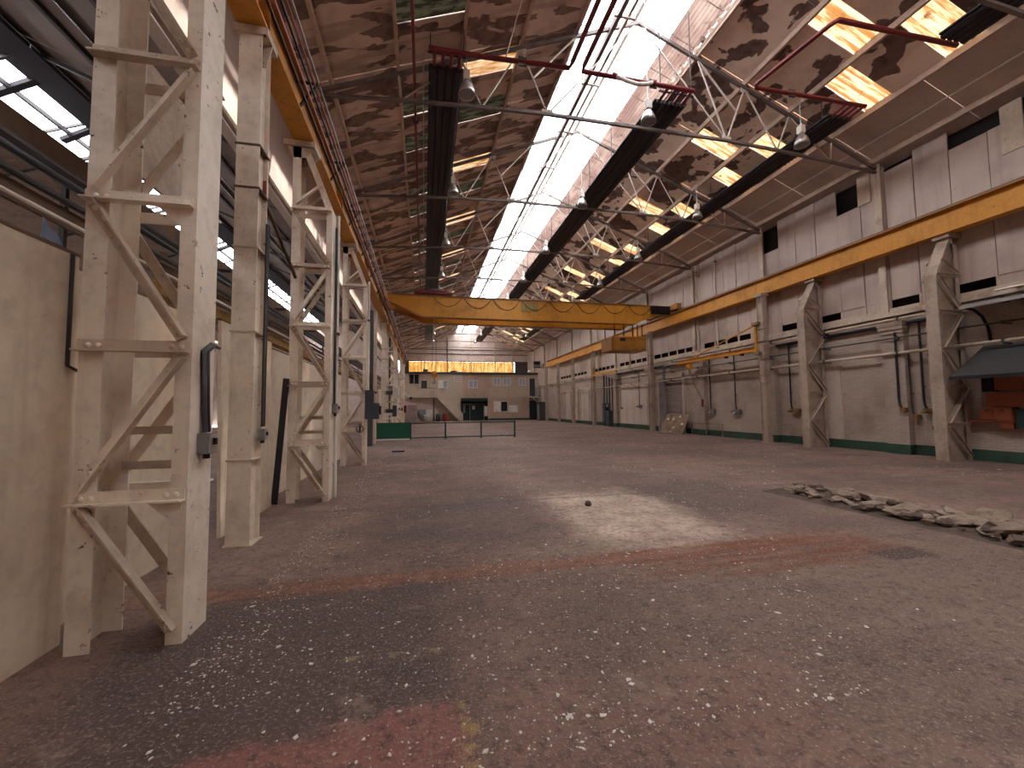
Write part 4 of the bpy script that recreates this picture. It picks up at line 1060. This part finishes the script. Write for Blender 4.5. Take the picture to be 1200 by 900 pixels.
put('roof_slab', MB().box(-2.6,XR,YO-.18,Y1,6.1,6.28), m_office, of)
put('roof_edge', MB().box(-2.6,XR,YO-.22,YO-.18,6.06,6.32), m_greyd, of)
put('back_room', MB().box(-2.5,XR,YO+2.9,YO+3.0,0,6.1).box(-2.5,XR,YO+.2,YO+2.9,2.9,2.98), m_endwall, of)
put('porch_recess', MB().box(4.75,8.25,YO+1.6,YO+1.7,0,2.95).box(4.65,4.75,YO,YO+1.7,0,2.95).box(8.25,8.35,YO+.14,YO+1.7,0,2.95).box(4.75,8.25,YO,YO+1.6,2.6,2.95), m_darkgreen, of)
for i, h in enumerate(up_h+lo_h):
    if i in (1, 7): continue
    w_ = struct('window_%d' % (4+i), None, None, ((h[0]+h[1])/2, YO, h[2]))
    fr = .06
    put('frame', MB().box(h[0],h[1],YO-.03,YO+.1,h[2],h[2]+fr).box(h[0],h[1],YO-.03,YO+.1,h[3]-fr,h[3]).box(h[0],h[0]+fr,YO-.03,YO+.1,h[2],h[3]).box(h[1]-fr,h[1],YO-.03,YO+.1,h[2],h[3]), m_white if i != 0 else m_greyd, w_)
    n = 2
    for k in range(n):
        a = h[0]+fr+(h[1]-h[0]-2*fr)*k/n; b = h[0]+fr+(h[1]-h[0]-2*fr)*(k+1)/n
        mt = m_white if (i == 8 and k == 0) or (i == 2 and k == 0) else m_paleblue if i in (2,3,4,5,6) else m_darkglass  # white panes stand in for bright daylight seen through the glass
        put('pane', MB().box(a+.015,b-.015,YO+.03,YO+.045,h[2]+fr,h[3]-fr), mt, w_)
    put('mullion', MB().box((h[0]+h[1])/2-.03,(h[0]+h[1])/2+.03,YO-.01,YO+.08,h[2],h[3]), m_white, w_)
d1 = struct('door_6', None, None, (.04, YO, 3.1)); put('door_leaf', MB().box(-.35,.43,YO+.04,YO+.08,3.12,5.22), m_greyd, d1); put('frame', MB().box(-.42,-.36,YO-.02,YO+.1,3.1,5.3).box(.44,.5,YO-.02,YO+.1,3.1,5.3).box(-.42,.5,YO-.02,YO+.1,5.24,5.3), m_white, d1)
d2 = struct('door_7', None, None, (14.35, YO, 3.1)); put('door_leaf', MB().box(13.95,14.75,YO+.04,YO+.08,3.12,5.55), m_greyd, d2); put('frame', MB().box(13.88,13.94,YO-.02,YO+.1,3.1,5.62).box(14.76,14.82,YO-.02,YO+.1,3.1,5.62), m_white, d2)
d3 = struct('door_8', None, None, (7.0, YO+1.5, 0))
put('door_leaf', MB().box(6.12,7.0,YO+1.5,YO+1.56,0,2.1), m_darkgreen, d3); put('door_leaf', MB().box(7.02,7.9,YO+1.5,YO+1.56,0,2.1), m_darkgreen, d3)
put('door_pane', MB().box(6.34,6.74,YO+1.47,YO+1.5,1.45,1.95), m_white, d3); put('side_light', MB().box(5.15,5.42,YO+1.45,YO+1.6,1.0,2.1), m_paleblue, d3)  # white door pane is painted-in brightness from behind the door
put('frame', MB().box(6.02,6.1,YO+1.44,YO+1.6,0,2.2).box(7.92,8.0,YO+1.44,YO+1.6,0,2.2).box(5.0,8.2,YO+1.44,YO+1.6,2.12,2.2), m_office, d3)
nb = thing('notice_board', 'pale blank notice board on the office wall beside the lit window', 'notice board', (11.7, YO, 1.0)); put('panel', MB().box(11.08,12.32,YO-.04,YO,1.03,1.95), m_white, nb); put('frame', MB().box(11.04,12.36,YO-.05,YO-.01,1.95,2.0).box(11.04,12.36,YO-.05,YO-.01,.98,1.03), m_office, nb)
nb = thing('notice_board', 'pale panel standing beside the dark green porch doors', 'notice board', (8.0, YO-.1, .5)); put('panel', MB().box(7.8,8.2,YO-.08,YO-.04,.6,1.85), m_white, nb); put('frame', MB().box(7.76,8.24,YO-.06,YO,.55,.6).box(7.76,8.24,YO-.06,YO,1.85,1.9), m_office, nb)
nb = thing('notice_board', 'faded grid notice board high on the office wall between the windows', 'notice board', (4.36, YO, 5.05)); put('panel', MB().box(3.78,4.94,YO-.03,YO,5.06,5.92), m_endwall, nb)
gb = MB()
for k in range(1,4): gb.box(3.78,4.94,YO-.035,YO-.03,5.06+.215*k-.01,5.06+.215*k+.01)
for k in range(1,5): gb.box(3.78+.232*k-.01,3.78+.232*k+.01,YO-.035,YO-.03,5.06,5.92)
put('grid_line', gb, m_greyd, nb)
# stair and landing
st = thing('office_stair', 'enclosed cream stair and landing rising to the upper office door', 'stair', (1.0, YO-1.2, 0))
put('landing', MB().box(-2.0,1.62,YO-1.2,YO,2.95,3.1), m_office, st)
put('landing_parapet', MB().box(-.53,1.62,YO-1.25,YO-1.2,3.05,4.15), m_office, st)
put('landing_parapet', MB().prism([(-2.0,YO-1.2,3.05),(-.9,YO-1.2,3.05),(-.55,YO-1.2,4.0),(-2.0,YO-1.2,4.1)], None, (0,.05,0)), m_office, st)
put('handrail', MB().box(-.55,1.64,YO-1.27,YO-1.18,4.14,4.2), m_greyd, st)
put('stringer', MB().prism([(1.62,YO-1.25,2.95),(1.62,YO-1.25,4.15),(4.9,YO-1.25,.95),(4.9,YO-1.25,.0),(4.45,YO-1.25,.0)], None, (0,.06,0)), m_office, st)
put('stringer', MB().prism([(1.62,YO-.1,2.95),(1.62,YO-.1,3.3),(4.9,YO-.1,.3),(4.9,YO-.1,.0),(4.45,YO-.1,.0)], None, (0,.06,0)), m_office, st)
for k in range(16): put('tread', MB().box(1.65+k*.185,1.86+k*.185,YO-1.18,YO-.05,2.92-k*.185,2.95-k*.185), m_greyd, st)
put('support_post', MB().box(1.15,1.3,YO-1.2,YO-1.05,0,2.95), m_greyd, st)
# clutter under the landing
cab1 = thing('store_cabinet', 'tall mauve-grey cabinet under the office landing', 'cabinet', (-1.35,YO-.7,0)); put('body', MB().box(-1.9,-.8,YO-1.0,YO-.4,0,2.1), m_shutter, cab1); put('door', MB().box(-1.86,-1.36,YO-1.03,YO-1.0,.05,2.05), m_shutter, cab1); put('door', MB().box(-1.34,-.84,YO-1.03,YO-1.0,.05,2.05), m_shutter, cab1)
cab1 = thing('wall_cupboard', 'grey wall cupboard above the small bins under the landing', 'cupboard', (-.2,YO-.3,.7)); put('body', MB().box(-.66,.26,YO-.4,YO,.75,1.5), m_greyd, cab1); put('door', MB().box(-.64,.24,YO-.42,YO-.4,.78,1.47), m_grey, cab1)
cab1 = thing('white_board', 'white board leaning behind the landing post', 'board', (.7,YO-.3,0)); put('panel', MB().box(.31,1.09,YO-.35,YO-.3,.02,1.5), m_white, cab1); put('edge', MB().box(.29,1.11,YO-.36,YO-.29,1.5,1.54), m_grey, cab1)
for x_, mt, lab in ((.2,m_alu,'small pale drum on the floor under the landing'),(1.75,m_greyd,'dark box machine beside the landing post'),(2.6,m_red,'brown-red drum under the stair'),(3.0,m_orange,'orange-brown drum under the stair, nearer the stair foot')):
    q = thing('storage_drum', lab, 'drum', (x_,YO-.7,0)); put('barrel', MB().lathe([(.001,0),(.24,0),(.25,.3),(.24,.6),(.25,.65),(.24,.9),(.001,.9)],(x_,YO-.7,0),14), mt, q); put('lid', MB().lathe([(.001,.9),(.2,.9),(.2,.93),(.001,.93)],(x_,YO-.7,0),14), m_black, q)
lp = thing('strip_light', 'pale strip light hanging slanted at the end of the laced column row', 'lamp', (-1.6,40,3)); put('tube', MB().bar((-2.05,40.42,3.42),(-1.3,40.42,2.72),.12,.1), m_white, lp); put('end_box', MB().box(-1.34,-1.1,40.32,40.52,2.5,2.75), m_black, lp)
# roof-top odds and ends on the office
ob = thing('roof_bundle', 'dark bundle lying on the office roof under the amber glazing', 'bundle', (3.9,54.2,6.28)); put('bundle_body', MB().lathe([(.001,-.5),(.12,-.45),(.2,0),(.12,.45),(.001,.5)],(3.9,54.2,6.44),10,(1,0,0)), m_greyd, ob); put('strap', MB().lathe([(.2,-.03),(.21,0),(.2,.03)],(3.9,54.2,6.44),10,(1,0,0)), m_black, ob)
ob = thing('roof_crate', 'small dark crate on the office roof near its panel-side end', 'crate', (.2,54,6.28)); put('body', MB().box(-.1,.5,53.9,54.4,6.28,6.7), m_greyd, ob); put('lid', MB().box(-.12,.52,53.88,54.42,6.7,6.74), m_black, ob)
ob = thing('roof_sheeting', 'pale bluish folded sheeting on the office roof edge', 'sheet', (4.6,54,6.28)); put('fold', MB().prism([(4.1,53.9,6.28),(5.1,53.9,6.28),(5.0,53.9,6.36),(4.2,53.9,6.4)], None, (0,.6,0)), m_paleblue, ob); put('fold', MB().box(4.2,5.0,54.0,54.4,6.4,6.44), m_white, ob)
# railed landing and steel shed at the brick-wall end
rb = thing('railed_landing', 'railed steel landing at the brick wall end of the office', 'landing', (14.6,YO-.8,2.9))
put('deck', MB().box(14.0,XR,YO-1.4,YO-.02,2.9,3.02), m_office, rb)
for k in range(9): put('baluster', MB().box(14.0+k*.135-.012,14.0+k*.135+.012,YO-1.4,YO-1.36,3.02,4.1), m_greyd, rb)
put('top_rail', MB().box(14.0,XR,YO-1.42,YO-1.34,4.08,4.14), m_greyd, rb); put('post', MB().box(13.98,14.06,YO-1.42,YO-1.34,3.0,5.5), m_greyd, rb); put('brace', MB().bar((14.05,YO-1.3,2.9),(15.0,YO-1.3,2.1),.08,.08), m_office, rb)
shd = thing('steel_shed', 'dark grey steel enclosure under the railed landing', 'enclosure', (14.7,49.8,0)); put('body', MB().box(14.15,XR-.03,49.2,50.6,0,2.2), m_greyd, shd); put('lid', MB().box(14.08,XR-.01,49.1,50.7,2.2,2.3), m_black, shd); put('door', MB().box(14.12,14.15,49.4,50.3,.1,2.0), m_grey, shd)
bx = thing('wall_unit', 'white boxed unit on a bracket at the end of the runway beam', 'unit', (14.5,51.5,7)); put('casing', MB().box(14.0,14.9,51.3,51.9,6.9,7.7), m_grey, bx); put('louvre', MB().box(14.05,14.85,51.28,51.3,7.2,7.6), m_black, bx); put('bracket', MB().box(14.1,15.13,51.4,51.8,6.8,6.9), m_greyd, bx)

# odds on the column side in the distance
rq = random.Random(11)
for k, (yy, lab) in enumerate(((18.9,'brown-grey flue pipe standing between third laced column and green barrier'),(20.3,'mottled upright duct just behind the green barrier sheet'),(28.5,'upright duct beyond the bridge crane on the panel side'),(34.2,'last upright duct on the panel side, toward the office'))):
    q = thing('flue_pipe', lab, 'pipe', (-2.3,yy,0)); put('pipe_run', MB().tube([(-2.3,yy,0),(-2.3,yy,6.0+.3*k)], .12, 10), m_steel2 if k % 2 else m_greyd, q)
    put('collar', MB().lathe([(.125,-.05),(.15,0),(.125,.05)],(-2.3,yy,2.4),10), m_greyd, q)
for k, (yy, zz, lab) in enumerate(((23.3,1.5,'grey wall box low on the stanchion behind the green barrier'),(23.3,2.5,'pale switch box higher on the stanchion behind the green barrier'),(26.76,2.6,'pale switch box on the fourth laced column'),(36.16,1.6,'brown control box far along the panel side'))):
    q = thing('control_box', lab, 'electrical box', (-1.9,yy,zz)); put('casing', MB().box(-1.66,-1.45,yy-.2,yy+.2,zz-.3,zz+.3), (m_blue,m_white,m_white,m_red)[k], q); put('door', MB().box(-1.45,-1.43,yy-.17,yy+.17,zz-.26,zz+.26), m_grey, q); put('bracket', MB().box(-2.1,-1.62,yy-.05,yy+.05,zz-.1,zz+.1), m_greyd, q)
def fallen(): pass
bt = thing('floor_bracket', 'small dark steel bar lying on the floor before the third laced column', 'bar', (-1.0,15.4,0)); put('bar', MB().bar((-1.15,15.9,.03),(-.7,15.9,.03),.06,.05), m_black, bt)

# ------------------------------------------------------------------ broken slab edge: stones of the rubble line
rq = random.Random(21)
def stone_mesh(seed, mat):
    rr = random.Random(seed); bm = bmesh.new(); bmesh.ops.create_icosphere(bm, subdivisions=2, radius=1)
    s3 = (rr.uniform(.8,1.3), rr.uniform(.8,1.3), rr.uniform(.35,.6)); of_ = Vector((seed*3.1,0,0))
    for v_ in bm.verts:
        d = noise.noise(v_.co*1.1+of_)*.6 + noise.noise(v_.co*2.9+of_)*.4
        v_.co = Vector((v_.co.x*s3[0], v_.co.y*s3[1], v_.co.z*s3[2]))*(1+d)
    me = bpy.data.meshes.new('rubble_stone'); bm.to_mesh(me); bm.free(); me.materials.append(mat); return me
stones = [stone_mesh(i, m_stone) for i in range(9)]; soils = [stone_mesh(20+i, m_soil) for i in range(4)]
SG = 'broken concrete lumps along the torn slab edge'
big = [(6.62,6.42,.11),(6.75,6.1,.14),(6.55,5.85,.13),(6.95,5.7,.24),(6.6,5.5,.15),(7.05,5.2,.3),(6.7,5.05,.18),(7.1,4.75,.22),(6.75,4.6,.26),(7.15,4.35,.2),(7.35,4.1,.3),(6.85,4.05,.24),(7.3,3.7,.22),(6.75,3.62,.34),(7.2,3.3,.3),(6.9,3.15,.28)]
lumps = [(x,y,s*.68,0) for x,y,s in big]
for i in range(150):
    y = rq.uniform(2.6,6.6); x = rq.uniform(6.35,7.3)+.05*(6-y); s = .02+.075*rq.random()**1.8*(1.3 if y < 5 else 1)
    lumps.append((x,y,s,1))
for i, (x,y,s,k) in enumerate(lumps):
    dark = k and rq.random() < .55
    o = bpy.data.objects.new('rubble_stone', (soils[i % 4] if dark else stones[i % 9])); C.objects.link(o)
    o.location = (x, y, s*.3+(.045 if k else .03)); o.scale = (s,s,s*rq.uniform(.8,1.1)); o.rotation_euler = (rq.uniform(-.2,.2), rq.uniform(-.2,.2), rq.uniform(0,6.28))
    if k == 0: tag(o, 'larger pale lump of broken concrete, %s along the torn slab edge from its far end' % (ORD[i] if i < 15 else 'last'), 'rubble', SG)
    else: tag(o, 'small %s lump of concrete in the torn slab edge' % ('dark soil-stained' if dark else 'pale'), 'rubble', SG+(' (dark)' if dark else ' (pale)'))
sb = MB(); n = 40
for i in range(n):
    y = 2.4+4.3*i/n
    for j in range(7):
        x = 6.2+j*.2+.05*(6-y)
        sb.v.append((x+.05*noise.noise(Vector((x*3,y*3,1))), y, max(-.01, (.04+.08*noise.noise(Vector((x*4,y*4,0))))*(1-abs(j-3)/3.02))))
for i in range(n-1):
    for j in range(6): sb.f.append((i*7+j, i*7+j+1, (i+1)*7+j+1, (i+1)*7+j)); sb.sm.append(True)
o = put('soil_debris', sb, m_soil); o['kind'] = 'stuff'; o['label'] = 'dark crumbled soil filling the torn slab edge'; o['category'] = 'debris'

# ------------------------------------------------------------------ fallen paint chips
def chip_mesh(seed, mat):
    rr = random.Random(seed); n = rr.randint(5,8); mb = MB(); pts = []
    for k in range(n):
        a = 2*math.pi*k/n+rr.uniform(-.25,.25); r_ = rr.uniform(.55,1.1)
        pts.append((math.cos(a)*r_*rr.uniform(.9,1.4), math.sin(a)*r_*.75, .22*math.sin(a*2+seed)*.5+.15))
    top = [(0,0,.28+.1*rr.random())]+pts; b = len(top)
    vs = top+[(p[0]*.97,p[1]*.97,p[2]-.12) for p in top]
    fs = []
    for k in range(n):
        k2 = (k+1) % n
        fs += [(0,1+k,1+k2),(b,b+1+k2,b+1+k),(1+k,b+1+k,b+1+k2,1+k2)]
    return mb.add(vs, fs).mesh('paint_chip', mat)
chips = [chip_mesh(i, m_chip) for i in range(7)]; chipd = [chip_mesh(40+i, m_chipd) for i in range(4)]
def chip_ok(x, y):
    return not (x < -1.5 or (6.2 < x < 7.5 and 2.4 < y < 6.7))
rq = random.Random(33); spots = []
for cx_, cy_, n_, sp in ((1.1,2.25,22,.3),(1.75,2.5,34,.28),(.8,2.05,18,.2),(2.6,2.2,16,.3),(-.4,2.9,26,.6),(-.9,2.6,26,.4),(1.2,3.3,26,.9),(2.6,3.0,20,.7),(.3,4.6,20,1.0),(3.6,2.7,14,.6)):
    for i in range(n_): spots.append((cx_+rq.gauss(0,sp), cy_+rq.gauss(0,sp*.7), min(.022,.004+.006*rq.expovariate(1.3))))
spots = [s for s in spots if chip_ok(s[0], s[1]) and s[1] > 1.75]
for i, (x,y,s) in enumerate(spots[:230]):
    dk = rq.random() < .15
    o = bpy.data.objects.new('paint_chip', (chipd[i % 4] if dk else chips[i % 7])); C.objects.link(o)
    o.location = (x, y, .003); o.scale = (s*rq.uniform(.7,1.3), s, s*.7); o.rotation_euler = (0,0,rq.uniform(0,6.28))
    tag(o, 'curled %s paint chip fallen on the dusty floor' % ('brownish' if dk else 'pale'), 'paint chip', 'brownish chips scattered on the floor' if dk else 'pale chips scattered on the floor')
pb = thing('pale_pebble', 'dark lump of debris lying on the pale dusty patch', 'debris', (2.62,6.35,0)); put('lump', MB().lathe([(.001,0),(.05,.0),(.06,.03),(.04,.07),(.001,.08)],(2.62,6.35,0),8), m_soil, pb)
st_ = MB(); fl_ = random.Random(9)
def flake(x, y, s):
    a = fl_.uniform(0,6.28); c_, s_ = math.cos(a)*s, math.sin(a)*s; e = fl_.uniform(.45,.9)
    st_.prism([(x+c_,y+s_,.001),(x-s_*e,y+c_*e,.001),(x-c_,y-s_,.001),(x+s_*e*.8,y-c_*e*.8,.001)], None, (0,0,s*.25))
for i in range(11000):
    u = fl_.random(); y = 1.9+ (u**1.6)*24; x = fl_.uniform(-1.5+.02*y, min(1.0+y*.75, 6.0) if y < 6.7 else 13.5)
    if not chip_ok(x, y): continue
    if noise.noise(Vector((x*.6,y*.6,3))) < fl_.uniform(-.5,.25): continue
    flake(x, y, (.0018+.004*min(4,fl_.expovariate(1.4)))*(1+y*.075))
for i in range(900):  # denser drift along the column feet
    y = 2.6+fl_.random()**1.4*12; x = -1.45+abs(fl_.gauss(0,.3))
    flake(x, y, fl_.uniform(.003,.009)*(1+y*.06))
o = put('paint_debris', st_, m_chip); o['kind'] = 'stuff'; o['label'] = 'fine pale flakes of fallen paint strewn across the floor'; o['category'] = 'debris'
